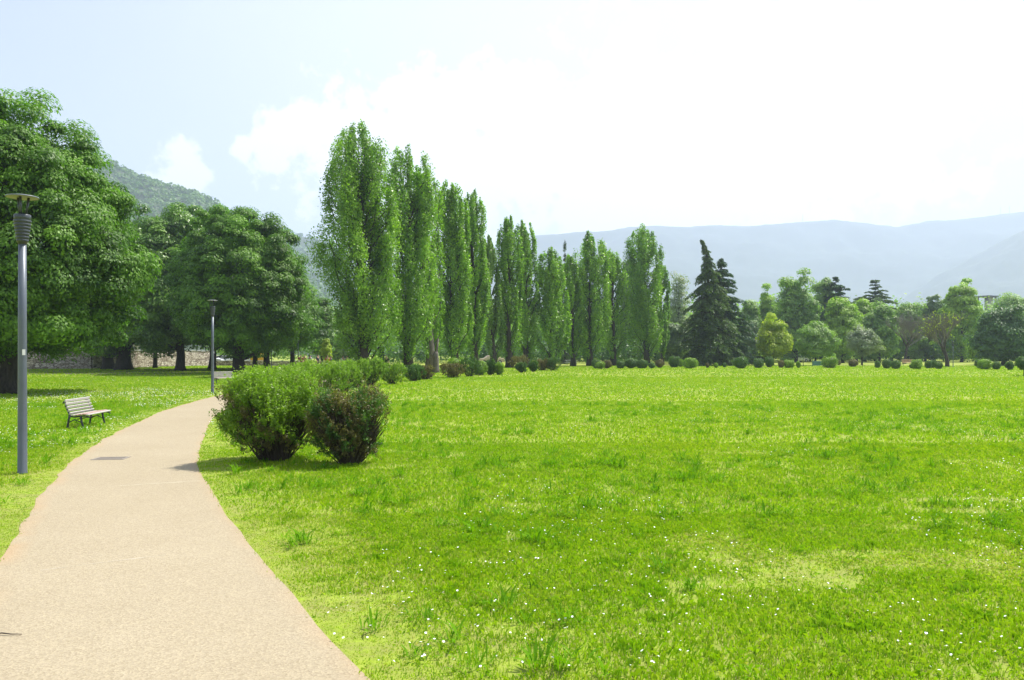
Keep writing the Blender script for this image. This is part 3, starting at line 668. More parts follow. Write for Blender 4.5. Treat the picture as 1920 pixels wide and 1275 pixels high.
for (px_, d_, ty_, hw_, mt_, lb_) in (
  (1420, 166, 578, 34, 'far_lime', 'light green crown filling the gap left of the lime topped tree'),
  (1466, 170, 560, 34, 'far_green', 'mid green crown between the lime topped and the large limbed tree'),
  (1518, 168, 552, 36, 'far_lime', 'fresh green crown right behind the large limbed tree'),
  (1606, 172, 566, 36, 'far_green', 'green crown low behind the left edge of the flat layered cedar'),
  (1672, 174, 574, 38, 'far_lime', 'yellowish green crown at the right foot of the flat layered cedar'),
  (1728, 176, 572, 40, 'far_green', 'broad soft green crown behind the leafless purple brown tree'),
  (1778, 172, 566, 36, 'far_lime', 'light crown behind the forked nearly leafless tree'),
  (1832, 170, 598, 34, 'far_green', 'low green crown just left below the concrete tower'),
  (1868, 168, 596, 34, 'far_grey', 'grey green crown just right below the concrete tower')):
    far(px_, d_, ty_, hw_, mt_, lb_, 440+px_ % 97, ncl=60, nlf=240)
T_(bare_tree('bare_tree', (XD(1696, 132), 132), ZD(585, 138), 1.6, 431, tr=.27, mat='twig', levels=5), 'leafless purple brown tree behind the tan bench', 'tree', FG)
T_(bare_tree('bare_tree', (XD(1776, 102), 102), ZD(588, 102), 1.05, 432, tr=.3, mat='twig', leafmat='yellow_leaf', nl=420, levels=5), 'spreading nearly leafless tree with forked dark trunk left of the far lamp', 'tree', FG)

# far wood that closes the view behind all of them
def wood(name, x0, x1, d0, d1, h0, h1, n, mat, seed, label, lf=(.7, .5), nl=420):
    rg = np.random.default_rng(seed); P = []; Nn = []; T = []
    for i in range(n):
        d = rg.uniform(d0, d1); x = rg.uniform(x0, x1)/F_PX*d; h = rg.uniform(h0, h1); r = h*rg.uniform(.3, .42); tt = rg.random()
        q = nrm(rg.normal(size=(nl, 3))); q[:, 2] = np.where(rg.random(nl) < .6, np.abs(q[:, 2]), q[:, 2]); lump = 1+.16*np.sin(q[:, 0]*7+i)+.14*np.sin(q[:, 1]*8+q[:, 2]*6+2*i)
        k = rg.uniform(.72, 1, nl)*lump
        P.append(np.stack([x+q[:, 0]*r*k, d+q[:, 1]*r*k, h*.52+q[:, 2]*h*.46*k], 1)); Nn.append(nrm(q+rg.normal(size=(nl, 3))*.4+np.array([0, 0, .3]))); T.append(np.full(nl, tt)*.5+rg.random(nl)*.5)
    P = np.concatenate(P); Nn = np.concatenate(Nn); T = np.concatenate(T); s = rg.uniform(.6, 1.3, len(P))
    return tag(np_mesh(name, leaves(P, Nn, lf[0]*s, lf[1]*s, rg, .1), 4, T, M[mat]), label, None, None, 'stuff')
wood('woods', -130, 1100, 182, 240, 9, 16.5, 190, 'far_green', 51, 'continuous green wood closing the far side of the park')
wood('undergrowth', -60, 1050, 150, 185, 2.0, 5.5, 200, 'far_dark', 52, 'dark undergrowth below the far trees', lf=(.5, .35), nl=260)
wood('woods', -340, 560, 150, 200, 8, 14, 130, 'far_green', 53, 'shaded wood behind the poplar row')
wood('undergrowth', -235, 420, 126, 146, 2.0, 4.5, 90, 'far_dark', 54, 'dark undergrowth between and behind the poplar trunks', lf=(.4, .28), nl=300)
wood('woods', -560, -300, 140, 175, 4.5, 7.5, 40, 'far_green', 55, 'green wood closing the view beyond the parked cars', lf=(.45, .3), nl=420)

# ------------------------------------------------------------------ shrubs
def vase_shrub(loc, H, w, seed, mat, label, nsp=1500, nlv=24, lf=.034, stems=120, brown=0.0, low=.3, cat='shrub'):
    rg = np.random.default_rng(seed); t = empty('shrub', (loc[0], loc[1], 0)); r = w/2; sm = MB()
    prof = lambda u: r*np.interp(u, [0, .15, .4, .62, .8, .93, 1.0], [.5, .58, .85, 1.0, .94, .76, .42])
    ph = rg.random()*6
    lob = lambda a, u=.5: 1+.10*np.sin(2*a+ph)+.07*np.sin(5*a+ph*2+u*4)+.05*np.sin(9*a-u*9)
    for i in range(stems):
        a = rg.random()*6.28; u = rg.uniform(.45, .97); k = rg.uniform(.55, 1.02); R = prof(u)*k*lob(a); b = rg.uniform(.02, .28)*r
        p0 = np.array([math.cos(a)*b, math.sin(a)*b, 0]); p3 = np.array([math.cos(a+rg.normal(0, .15))*R, math.sin(a+rg.normal(0, .15))*R, u*H])
        p1 = p0*.7+p3*.3+np.array([0, 0, -.02*H])+rg.normal(0, .02, 3); p2 = p0*.3+p3*.7+rg.normal(0, .03, 3)
        sm.tube([tuple(p) for p in (p0, p1, p2, p3)], [.012, .009, .006, .003], 4, False)
    sm.build('stem', M['twig_dark'], t)
    n = nsp; u = rg.random(n)**.62; u = low*.45+(1-low*.45)*u; a = rg.random(n)*6.28; k = np.where(rg.random(n) < .7, rg.uniform(.82, 1.03, n), rg.uniform(.25, .85, n))
    R = prof(u)*k*lob(a, u); B = np.stack([np.cos(a)*R, np.sin(a)*R, u*H*.95], 1)
    keep = ((vnoise(B[:, 0]*3+40, B[:, 2]*3+a, .9, 77) > .36) | (u > .8)) & (rg.random(n) < np.clip(.5+u*1.5, 0, 1)); B, u, a = B[keep], u[keep], a[keep]; n = len(B)
    dr = nrm(np.stack([np.cos(a)*(1.05-u), np.sin(a)*(1.05-u), .35+u], 1)+rg.normal(size=(n, 3))*.33); sl = rg.uniform(.1, .26, n)*(H/1.6)**.5*(1+.5*(u > .8)*rg.random(n))*np.where((rg.random(n) < .05) & (u > .6), 1.5, 1); B[:, 2] *= 1+.07*np.sin(a*2+ph)*(u > .5)+.05*np.sin(B[:, 0]*5)*np.sin(B[:, 1]*5+1)
    idx = np.repeat(np.arange(n), nlv); s = rg.random(n*nlv); P = B[idx]+dr[idx]*(sl[idx]*s)[:, None]+rg.normal(0, .016, (n*nlv, 3)); P[:, 2] = np.maximum(P[:, 2], .04)
    al = nrm(dr[idx]*.6+rg.normal(size=(n*nlv, 3))*.7); nor = nrm(rg.normal(size=(n*nlv, 3))+np.array([0, 0, .5]))
    sz = lf*rg.uniform(.6, 1.3, n*nlv); ct = rg.random(n); V = leaves(P, nor, sz*1.3, sz*.62, rg, .1, al)
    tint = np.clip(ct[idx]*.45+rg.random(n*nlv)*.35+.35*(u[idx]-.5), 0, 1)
    isb = vnoise(B[:, 0]*4+10*u, B[:, 2]*4+a*2, 1.0, 78)*.75+rg.random(n)*.25 < brown*(np.clip(1.45-u*.9, .1, 1.2) if brown < .45 else 1.12); bi = isb[idx]
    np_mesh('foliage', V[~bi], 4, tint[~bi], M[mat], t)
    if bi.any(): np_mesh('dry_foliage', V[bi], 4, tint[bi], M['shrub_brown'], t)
    return tag(t, label, cat, 'shrubs in a long curving row')
def shrub_px(x0, x1, yt, yb, *a, **k):
    d = F_PX*CAM_H/(yb-HZ); w = (x1-x0)/F_PX*d; H = (yb-yt)/F_PX*d
    d2 = d+w*.32; return vase_shrub((XD((x0+x1)/2, d2), d2), H*d2/d*.98 if k.pop('fix', 1) else H, w*d2/d, *a, **k)
shrub_px(424, 606, 722, 872, 501, 'shrub', 'big near shrub, bright green on top, beside the path', nsp=2900, nlv=26, lf=.032, stems=260, brown=.38)
shrub_px(590, 721, 750, 876, 502, 'shrub_dark', 'big near brownish shrub with bare grey twigs, at the right of the green one', nsp=1900, nlv=22, lf=.030, stems=620, brown=.47, low=.2)
shrub_px(452, 575, 700, 782, 503, 'shrub', 'green shrub directly behind the big bright green near shrub', nsp=2000, lf=.036)
shrub_px(545, 655, 687, 752, 504, 'shrub', 'broad green topped shrub over the brownish near shrub', nsp=1800, lf=.042, brown=.15)
shrub_px(612, 675, 686, 736, 505, 'shrub', 'green shrub behind the broad one, before the first poplar', nsp=1000, lf=.05)
shrub_px(640, 692, 680, 728, 506, 'shrub', 'shrub with dark shaded side, first one clear of the brownish near shrub', nsp=1000, lf=.05, brown=.25)
shrub_px(672, 718, 678, 724, 507, 'shrub', 'dark green upright shrub below the first poplar', nsp=900, lf=.055)

# rounder small shrubs further along: prototypes then copies
def ball_mesh(seed, mat, n=5200, lf=.085, boxy=0.0):
    rg = np.random.default_rng(seed); q = nrm(rg.normal(size=(n, 3))); lump = 1+.10*np.sin(q[:, 0]*5+seed)+.09*np.sin(q[:, 1]*6+q[:, 2]*4+seed)+rg.normal(0, .05, n)
    k = rg.uniform(.72, 1, n)*lump*(1+boxy*(np.abs(q).max(1)**-1-1)); P = np.stack([q[:, 0]*.5*k, q[:, 1]*.5*k, .5+q[:, 2]*.5*k], 1); P[:, 2] = np.maximum(P[:, 2], .01)
    low = P[:, 2] < .3; P[low, :2] *= (.72+.9*P[low, 2:3])
    V = leaves(P, nrm(q+rg.normal(size=(n, 3))*.5), lf*rg.uniform(.5, 1.2, n), lf*.5, rg, .1)
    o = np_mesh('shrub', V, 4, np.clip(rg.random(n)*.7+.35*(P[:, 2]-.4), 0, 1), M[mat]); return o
protos = {}
for k, (mt, bx) in dict(g=('shrub', .5), d=('shrub_dark', .5), b=('shrub_brown', .1), r=('shrub_dark', 0.), l=('shrub', 0.)).items():
    protos[k] = ball_mesh(600+ord(k), mt, boxy=bx); protos[k]['used'] = 0
SH = [ # x0,x1,ytop,ybase,kind,label
 (714,757,681,721,'g','rounded dark sided shrub standing apart below the second poplar'),
 (756,796,685,715,'d','low wide green shrub left of the pinkish brown shrub'),
 (783,813,686,712,'b','pinkish brown shrub before the grey cut trunk'),
 (768,790,681,706,'l','small green shrub top behind the low wide shrub'),
 (827,869,681,709,'b','brown flecked low shrub before the large dark clipped shrub'),
 (838,868,674,704,'l','light green shrub behind the brown flecked one'),
 (860,900,672,706,'d','large dark clipped shrub, biggest of the middle group'),
 (886,914,677,704,'l','olive shrub pressed against the right of the large dark clipped shrub'),
 (909,929,674,703,'d','upright dark shrub right of the olive one'),
 (924,945,681,703,'g','boxy green shrub ending the middle group'),
 (958,990,667,695,'b','tall pinkish topped shrub below the twin topped poplars'),
 (968,988,680,699,'d','small round dark shrub before the tall pinkish topped one'),
 (992,1008,677,697,'d','narrow dark green shrub, left of the brown mottled one'),
 (1005,1030,674,695,'b','brown mottled shrub between narrow dark and large green shrubs'),
 (1022,1050,670,695,'d','large dark green shrub left of the white bench'),
 (1111,1127,675,691,'r','dark shrub at the foot of the dense mid row poplar'),
 (1118,1134,678,692,'l','pale thin shrub left of a round brown one'),
 (1130,1148,675,691,'b','round brown shrub right of the pale thin one'),
 (1155,1171,677,691,'d','dim green shrub below the soft grey green poplar'),
 (1173,1196,674,691,'r','wide dim shrub left of the last tall poplar trunk'),
 (1194,1214,676,691,'d','dark shrub at the trunk of the last tall poplar'),
 (1214,1228,679,691,'r','tiny dark shrub right of the last tall poplar trunk'),
 (1228,1245,674,690,'b','greyish brown shrub right of the tiny dark one'),
 (1254,1273,670,689,'d','dark round shrub below the airy pale tree'),
 (1271,1281,674,688,'l','thin pale shrub touching a dark round one'),
 (1284,1305,671,691,'g','bright green round shrub left of the drooping cedar'),
 (1299,1309,675,688,'l','slim light shrub half behind the bright green round one'),
 (1323,1330,681,690,'b','tiny brown shrub below the drooping cedar'),
 (1339,1347,681,690,'l','tiny grey green shrub below the drooping cedar'),
 (1352,1364,672,684,'b','brownish round shrub top behind a tiny green one'),
 (1355,1362,680,689,'d','tiny dark green shrub before the brownish one'),
 (1377,1399,671,691,'d','round dark shrub below the blue green conifer'),
 (1413,1429,674,690,'d','round dark shrub left of the yellow green tree trunk'),
 (1434,1451,670,689,'r','tall dark shrub directly below the yellow green tree'),
 (1459,1470,675,690,'b','narrow brown shrub right of the yellow green tree trunk'),
 (1471,1487,675,690,'g','boxy green shrub between two narrow ones'),
 (1493,1502,678,690,'l','small upright green shrub left of a thin dark post'),
 (1544,1568,671,690,'g','large rounded shrub covering the end of the green panel'),
 (1592,1608,674,688,'b','purplish brown shrub right of the large rounded one'),
 (1569,1577,675,685,'b','small rusty shrub close right of the large rounded one'),
 (1640,1650,677,690,'d','first of three evenly spaced clipped balls, leftmost'),
 (1656,1669,676,691,'d','second of three evenly spaced clipped balls, in the middle'),
 (1671,1687,677,692,'d','third of three evenly spaced clipped balls, roundest one'),
 (1704,1713,682,691,'r','small dark ball shrub below the tan bench'),
 (1710,1729,674,692,'g','large clipped ball covering the right end of the tan bench'),
 (1735,1746,678,691,'d','left ball of a close trio near the forked bare tree'),
 (1743,1755,676,690,'r','middle ball of a close trio near the forked bare tree'),
 (1755,1767,679,692,'d','right ball of a close trio near the forked bare tree'),
 (1829,1846,673,690,'r','dark shrub behind the pale one, under the big dark round tree'),
 (1836,1858,675,693,'g','pale topped wide shrub under the big dark round tree'),
 (1861,1875,680,693,'d','low dark shrub right of the pale topped wide one'),
 (1886,1899,679,694,'d','single clipped ball shrub right of the big dark tree shadow'),
]
for i, (x0, x1, yt, yb, k, lab) in enumerate(SH):
    d = F_PX*CAM_H/(yb-HZ); w = (x1-x0)/F_PX*d*1.05; H = (yb-yt)/F_PX*d*1.04; d2 = d+w*.35
    if yb >= 694 and not (k == 'l'):
        vase_shrub((XD((x0+x1)/2, d2), d2), H*.84, w, 700+i, {'g': 'shrub', 'd': 'shrub_dark', 'b': 'shrub_brown'}.get(k, 'shrub_dark'), lab, nsp=620, nlv=20, lf=.062, stems=50, brown=.3 if k == 'b' else .12, low=.05)
        continue
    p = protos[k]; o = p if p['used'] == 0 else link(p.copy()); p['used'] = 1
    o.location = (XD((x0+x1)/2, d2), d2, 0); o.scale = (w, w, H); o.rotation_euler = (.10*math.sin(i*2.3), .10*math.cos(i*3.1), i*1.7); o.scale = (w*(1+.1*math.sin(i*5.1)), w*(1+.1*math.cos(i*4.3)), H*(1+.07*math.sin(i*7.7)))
    tag(o, lab, 'shrub', 'shrubs in a long curving row')
for p in list(bpy.data.objects):
    if 'used' in p: del p['used']
# lollipop tree cut by the right edge
t = empty('standard_tree', (XD(1921, 62), 62, 0)); tag(t, 'small ball headed tree on a short dark stem cut by the right edge', 'tree')
m = MB(); m.tube([(0, 0, -.05), (0, 0, .5), (.01, 0, 1.0)], [.09, .075, .06], 8); m.build('trunk', M['bark'], t)
b = ball_mesh(688, 'shrub_dark', 5200); b.name = 'crown'; b.parent = t; b.location = (0, 0, .5); b.scale = (1.35, 1.35, 1.05)

# cut grey trunk of the half-bare poplar's neighbour
t_ = XD(817, 72); t = empty('cut_trunk', (t_, 72, 0)); tag(t, 'short cut grey brown trunk among shrubs below the half bare poplar', 'trunk')
m = MB(); m.tube([(0, 0, -.05), (0, 0, .3), (.03, 0, 1.1), (.0, 0, 1.75), (.02, 0, 2.0)], [.42, .33, .27, .25, .2], 12); m.build('stump', M['bark_grey'], t)
m = MB(); m.tube([(.0, 0, 1.6), (.12, 0, 2.3), (.22, 0, 3.2)], [.17, .12, .09], 8); m.tube([(-.1, 0, 1.2), (-.3, 0, 1.6), (-.36, 0, 1.75)], [.14, .13, .12], 8); m.build('branch_stub', M['bark_grey'], t)

# ------------------------------------------------------------------ street lamps
def make_lamp(loc, rz=0.0):
    t = empty('street_lamp', loc, rz)
    m = MB(); m.lathe([(.001, -.05), (.074, -.05), (.072, .02), (.068, .03), (.064, 1.2), (.060, 2.4), (.056, 3.62), (.001, 3.62)], n=24); p = m.build('pole', M['lamp_steel'], t)
    for (a, z, s) in ((3.9, 1.45, .03), (4.2, 1.3, .022), (5.2, .92, .02), (4.6, .86, .016), (5.0, 1.62, .014), (4.35, .06, .03), (4.9, 1.38, .016)):
        m = MB(); r = .0655-(.01*z/3.6); c, sn = math.cos(a), math.sin(a); q = s*.6
        m.add([(c*r+sn*q, sn*r-c*q, z-s), (c*r-sn*q, sn*r+c*q, z-s*.7), (c*r-sn*q*.8, sn*r+c*q*.8, z+s), (c*r+sn*q*.6, sn*r-c*q*.6, z+s*.8)], [(0, 1, 2, 3)]); m.build('rust_patch', M['rust'], p)
    m = MB(); a = -PI/2+.65; r = .067; c, sn = math.cos(a), math.sin(a)
    m.add([(c*r+sn*.022, sn*r-c*.022, 1.86), (c*r-sn*.022, sn*r+c*.022, 1.86), (c*r-sn*.022, sn*r+c*.022, 1.95), (c*r+sn*.022, sn*r-c*.022, 1.95)], [(0, 1, 2, 3)]); m.build('sticker', M['sticker'], p)
    prof = [(.001, 3.60), (.062, 3.60), (.066, 3.63)]; z = 3.63; r = .078
    for i in range(7): prof += [(r, z), (r+.009, z+.040), (r-.002, z+.048)]; z += .05; r += .0065
    prof += [(.118, z), (.118, z+.075), (.108, z+.085), (.001, z+.088)]
    m = MB(); m.lathe(prof, n=28); m.build('ribbed_neck', M['lamp_dark'], t); zt = z+.085
    for i in range(3):
        a = 2*PI*i/3+.55; m = MB(); m.tube([(math.cos(a)*.05, math.sin(a)*.05, zt-.01), (math.cos(a)*.085, math.sin(a)*.085, 4.34)], [.016, .02], 8); m.build('arm', M['lamp_dark'], t)
    m = MB(); m.lathe([(.225, 4.330), (.231, 4.336), (.225, 4.347), (.12, 4.368), (.001, 4.375)], n=40); d = m.build('disc_reflector', M['lamp_top'], t)
    m = MB(); m.lathe([(.001, 4.335), (.15, 4.334), (.224, 4.329)], n=40); m.build('reflector_underside', M['lamp_under'], d)
    return t
LG = 'park lamps with flat disc tops'
l1 = make_lamp((*G(42, 888), 0), .2); tag(l1, 'tall near grey lamp post with flat disc top on the lawn left of the path', 'lamp post', LG)
l1.rotation_euler = (0, 0, .2)
def lampcopy(px, d, label, sc=1.0, rz=0.0):
    o = copy_tree(l1); o.location = (XD(px, d), d, 0); o.scale = (sc,)*3; o.rotation_euler = (0, 0, rz); tag(o, label, 'lamp post', LG); return o
lampcopy(398.5, 36.0, 'grey lamp post with flat disc top where the path bends behind the near shrubs', 1.0, 1.0)
lampcopy(1787, 101, 'small far lamp post beside the forked nearly leafless tree', .76, .4)
lampcopy(509, 95, 'far thin lamp pole right of the yellow cabin', .8, .9)
lampcopy(559, 90, 'far thin lamp pole among the people left of the tiny yellow green tree', .85, 2.0)

# ------------------------------------------------------------------ benches
def bench(loc, rz, L=1.6, slatm='wood', ironm='iron', worn=True, s=1.0):
    t = empty('park_bench', loc, rz, (s, s, s))       # local: length along Y, faces +X, back at -X
    back = [(-.34, .74), (-.325, .655), (-.295, .57), (-.262, .485), (-.225, .405)]; seat = [(-.155, .36), (-.065, .365), (.03, .375), (.125, .385), (.215, .37)]
    def side(y):
        m = MB(); pts = [(-.40, .68), (-.372, .735), (-.345, .74), (-.325, .62), (-.29, .52), (-.245, .41), (-.2, .345), (-.12, .325), (.02, .34), (.14, .352), (.235, .335), (.262, .30)]
        for (a, b, c) in ((pts, .03, 0),):
            m.tube([(p[0]-.012, y, p[1]-.015) for p in a], [.016, .018]+[.022]*(len(a)-3)+[.018], 8)
        m.tube([(-.24, y, .37), (-.275, y, .2), (-.30, y, .03), (-.31, y, -.01)], [.032, .026, .026, .034], 8)
        m.tube([(.03, y, .33), (.05, y, .2), (.09, y, .04), (.10, y, -.01)], [.03, .026, .024, .034], 8)
        m.tube([(-.275, y, .16), (-.12, y, .24), (.045, y, .16)], [.014, .014, .014], 6)
        m.build('end_frame', M[ironm], t)
    side(-L/2+.06); side(L/2-.06)
    def slat(p, ang, wm, w=.068):
        m = MB(); m.box((0, 0, 0), (w, L, .03), 0, 0, .008); o = m.build('slat', wm, t); o.location = (p[0], 0, p[1]); o.rotation_euler = (0, ang, 0)
    for i, p in enumerate(back): slat(p, -(1.40-.07*i)+PI, M[slatm])
    for i, p in enumerate(seat): slat(p, -.06 if i < 3 else .1, M['wood_worn'] if worn and i in (1, 2, 3) else M[slatm])
    m = MB(); m.tube([(-.05, -L/2+.06, .25), (-.05, L/2-.06, .25)], .014, 6); m.build('stretcher', M[ironm], t)
    return t
xa, da = G(144, 804); b1 = bench((xa-.05, da+.72, 0), .13, 1.55, s=.94)
tag(b1, 'pale slatted park bench with dark iron ends on the lawn beside the path', 'bench')
b2 = copy_tree(b1); b2.location = (XD(423, 47), 47, 0); b2.rotation_euler = (0, 0, -.6); tag(b2, 'pale bench mostly hidden behind the big bright green near shrub', 'bench')
# picnic bench, white, under the poplars
def picnic(loc, rz, label, top='white_paint', s=1.0):
    t = empty('picnic_table', loc, rz, (s, s, s)); tag(t, label, 'picnic table')
    m = MB()
    for i in range(5): m.box((0, -.3+i*.15, .74), (1.9, .13, .04))
    m.build('tabletop', M[top], t)
    for y in (-.68, .68): m = MB(); m.box((0, y-.08, .44), (1.9, .14, .04)); m.box((0, y+.08, .44), (1.9, .14, .04)); m.build('seat', M[top], t)
    for x in (-.7, .7):
        m = MB(); m.tube([(x, -.62, 0), (x, -.2, .72)], .03, 6); m.tube([(x, .62, 0), (x, .2, .72)], .03, 6); m.box((x, 0, .39), (.04, 1.5, .05)); m.build('leg', M['c_grey'], t)
    return t
picnic((XD(1071, 116), 116, 0), .1, 'white picnic table behind the narrow poplar trunk')
picnic((XD(1402, 122), 122, 0), .5, 'whitish picnic table between two round dark shrubs', s=.8)
b = bench((XD(1704, 112), 112, 0), -PI/2, 1.5, 'wood_tan', 'iron', False, 1.15); tag(b, 'tan wooden bench among the clipped ball shrubs on the far lawn', 'bench')
# green panel and posts
t = empty('fence_panel', (XD(1535, 106), 106, 0), .05); tag(t, 'low blue green panel on posts beyond the far lawn', 'panel')
m = MB(); m.box((0, 0, .42), (1.7, .05, .62), 0, 0, .01); m.build('panel', M['green_panel'], t)
for x in (-.87, .87): m = MB(); m.box((x, 0, .45), (.07, .07, .9)); m.build('post', M['green_panel'], t)
for px, d, h, lab in ((1506, 106, .95, 'thin dark post left of the blue green panel'), (1617.5, 103, .95, 'dark post below the pale blossoming tree')):
    m = MB(); m.tube([(0, 0, -.02), (0, 0, h*.9), (0, 0, h)], [.045, .045, .03], 8); o = m.build('post', M['iron'], None, (XD(px, d), d, 0)); tag(o, lab, 'post')

# ------------------------------------------------------------------ stone walls and buildings at left
def wall(px0, d0, px1, d1, h, label, th=.5, name='stone_wall', mat='stone'):
    x0, x1 = XD(px0, d0), XD(px1, d1); L = math.hypot(x1-x0, d1-d0); a = math.atan2(d1-d0, x1-x0)
    t = empty(name, ((x0+x1)/2, (d0+d1)/2, 0), a); tag(t, label, 'wall')
    n = max(6, int(L/1.2)); m = MB(); rd = random.Random(int(L*7)); v = []; f = []
    tops = [h+rd.uniform(-.06, .06) for _ in range(n+1)]
    for i in range(n+1):
        x = -L/2+L*i/n; v += [(x, -th/2, 0), (x, -th/2+.03, tops[i]), (x, th/2-.03, tops[i]), (x, th/2, 0)]
    for i in range(n):
        for j in range(3): f.append((i*4+j, i*4+4+j, i*4+5+j, i*4+1+j))
    f += [(0, 1, 2, 3), (n*4+3, n*4+2, n*4+1, n*4)]; m.add(v, f); m.build('masonry', M[mat], t)
    m = MB()
    for i in range(n):
        x = -L/2+L*(i+.5)/n; m.box((x, 0, max(tops[i], tops[i+1])+.05), (L/n-.03, th+.1, .1), 0, 0, .02)
    m.build('coping', M['concrete'], t); return t
wall(-60, 88, 172, 90, 2.35, 'dark shaded stone wall at the left under the big chestnut')
wall(172, 90, 392, 113, 2.1, 'sunlit rough stone wall behind the chestnut trunks')
wall(392, 113, 560, 110, .62, 'low stone parapet wall before the parked cars', .4)

def building(loc, rz, w, dp, h, label, roofh=2.0, wallm='plaster', win=(4, 1), name='house'):
    t = empty(name, (loc[0], loc[1], 0), rz); tag(t, label, 'building')
    m = MB(); m.box((0, 0, h/2), (w, dp, h)); m.build('wall', M[wallm], t)
    m = MB(); e = .5; v = [(-w/2-e, -dp/2-e, h), (w/2+e, -dp/2-e, h), (w/2+e, dp/2+e, h), (-w/2-e, dp/2+e, h), (-w/2+dp*.3, 0, h+roofh), (w/2-dp*.3, 0, h+roofh)]
    v2 = [(a, b, c+.004) for a, b, c in v]; m.add(v2, [(0, 1, 5, 4), (1, 2, 5), (2, 3, 4, 5), (3, 0, 4), (3, 2, 1, 0)]); m.build('roof', M['roof'], t)
    for r in range(win[1]):
        for c in range(win[0]):
            x = -w/2+w*(c+.5)/win[0]; z = h*(r+.55)/win[1]
            m = MB(); m.box((x, -dp/2-.02, z), (1.15, .08, 1.55)); f = m.build('window', M['white_paint'], t)
            m = MB(); m.box((x, -dp/2-.05, z), (.95, .05, 1.35)); m.build('pane', M['glass'], f)
    return t
building((XD(120, 125), 125), 0, 34, 9, 4.2, 'long pale house glimpsed above the dark shaded stone wall', 2.0, win=(9, 1))
building((XD(632, 250), 250), .1, 17, 12, 12.4, 'pale block with pinkish roof between the chestnuts and first poplar', 1.6, 'concrete', (5, 4), 'apartment_building')

# concrete bell-tower like structure at right
t = empty('concrete_tower', (XD(1850, 235), 235, 0), .35); tag(t, 'open grey concrete tower with flat roof above the trees at right', 'tower')
m = MB(); m.box((0, 0, 6.6), (3.9, 3.9, 13.2)); m.build('base', M['plaster'], t)
m = MB(); m.box((0, 0, 19.0), (4.6, 4.6, .4)); m.build('roof_slab', M['concrete_dark'], t)
for x in (-1.65, 1.65):
    for y in (-1.65, 1.65): m = MB(); m.box((x, y, 16.0), (.42, .42, 5.6)); m.build('post', M['concrete_dark'], t)
m = MB(); m.box((.2, -1.2, 16.0), (1.7, .3, 5.6)); m.build('panel', M['concrete'], t)
m = MB(); m.box((1.2, .5, 15.0), (.3, 1.9, 3.6)); m.build('panel', M['concrete'], t)
building((XD(1852, 226), 226), .2, 12, 8, 11.6, 'low building with brownish tiled roof below the concrete tower', 1.5, 'plaster', (4, 3))

# yellow cabin
t = empty('cabin', (XD(483, 114), 114, 0), .05); tag(t, 'yellow boxy cabin behind the chestnut trunks', 'cabin')
m = MB(); m.box((0, 0, 1.0), (2.1, 1.6, 1.7), 0, 0, .03); m.build('body', M['yellow'], t)
m = MB(); m.box((0, 0, 1.9), (2.3, 1.8, .1), 0, 0, .02); m.build('roof', M['c_white'], t)
m = MB(); m.box((-.97, -.82, 1.0), (.22, .06, 1.7)); m.build('corner_board', M['c_white'], t)
m = MB(); m.box((0, 0, .08), (2.2, 1.7, .15)); m.build('plinth', M['concrete_dark'], t)
m = MB(); m.box((.35, -.82, .95), (.7, .05, 1.4)); m.build('door', M['yellow'], t)

# parked cars
def car(loc, rz, mat, label):
    t = empty('parked_car', loc, rz); tag(t, label, 'car', 'cars parked beyond the trees')
    prof = [(-2.05, .32), (-2.1, .62), (-2.0, .86), (-1.35, .95), (-.8, 1.38), (-.2, 1.47), (.7, 1.44), (1.45, .98), (2.0, .9), (2.1, .6), (2.05, .32)]
    secs = [(-.86, .96, .95), (-.80, 1, 1), (.80, 1, 1), (.86, .96, .95)]
    m = MB(); n = len(prof); v = []; f = []
    for y, sx, sz in secs:
        for p in prof: v.append((p[0]*sx, y*(1 if p[1] < 1 else .84), .32+(p[1]-.32)*sz))
    for s in range(3):
        for i in range(n): j = (i+1) % n; f.append((s*n+i, s*n+j, s*n+n+j, s*n+n+i))
    f += [tuple(range(n-1, -1, -1)), tuple(range(3*n, 4*n))]; m.add(v, f); bo = m.build('body', M[mat], t)
    for s in (-1, 1):
        m = MB(); y = s*.735
        m.add([(-1.1, y*1.07, .98), (1.2, y*1.07, .98), (.68, y, 1.37), (-.75, y, 1.33)], [(0, 1, 2, 3) if s < 0 else (3, 2, 1, 0)]); m.build('window', M['glass'], t)
        for x in (-1.3, 1.3):
            m = MB(); m.tube([(x, s*.68, .32), (x, s*.88, .32)], .32, 18, True, False); w = m.build('wheel', M['tyre'], t)
            m = MB(); m.tube([(x, s*.87, .32), (x, s*.895, .32)], .19, 14, True, False); m.build('rim', M['c_silver'], w)
        m = MB(); m.box((2.03, s*.6, .72), (.1, .32, .14), 0, 0, .02); m.build('headlight', M['c_white'], t)
    return t
car((XD(392, 117), 117, 0), .05, 'c_silver', 'silver parked car left of the thick trunk behind the lamp post')
car((XD(452, 118), 118, 0), -.04, 'c_white', 'white parked car just left of the yellow cabin')
car((XD(418, 123), 123, 0), .02, 'c_grey', 'grey parked car half hidden between silver and white cars')
car((XD(1496, 152), 152, 0), .3, 'c_white', 'white parked car in the gap right of the yellow green tree')
car((XD(922, 128), 128, 0), .1, 'c_beige', 'pale car far behind the short pale poplar')

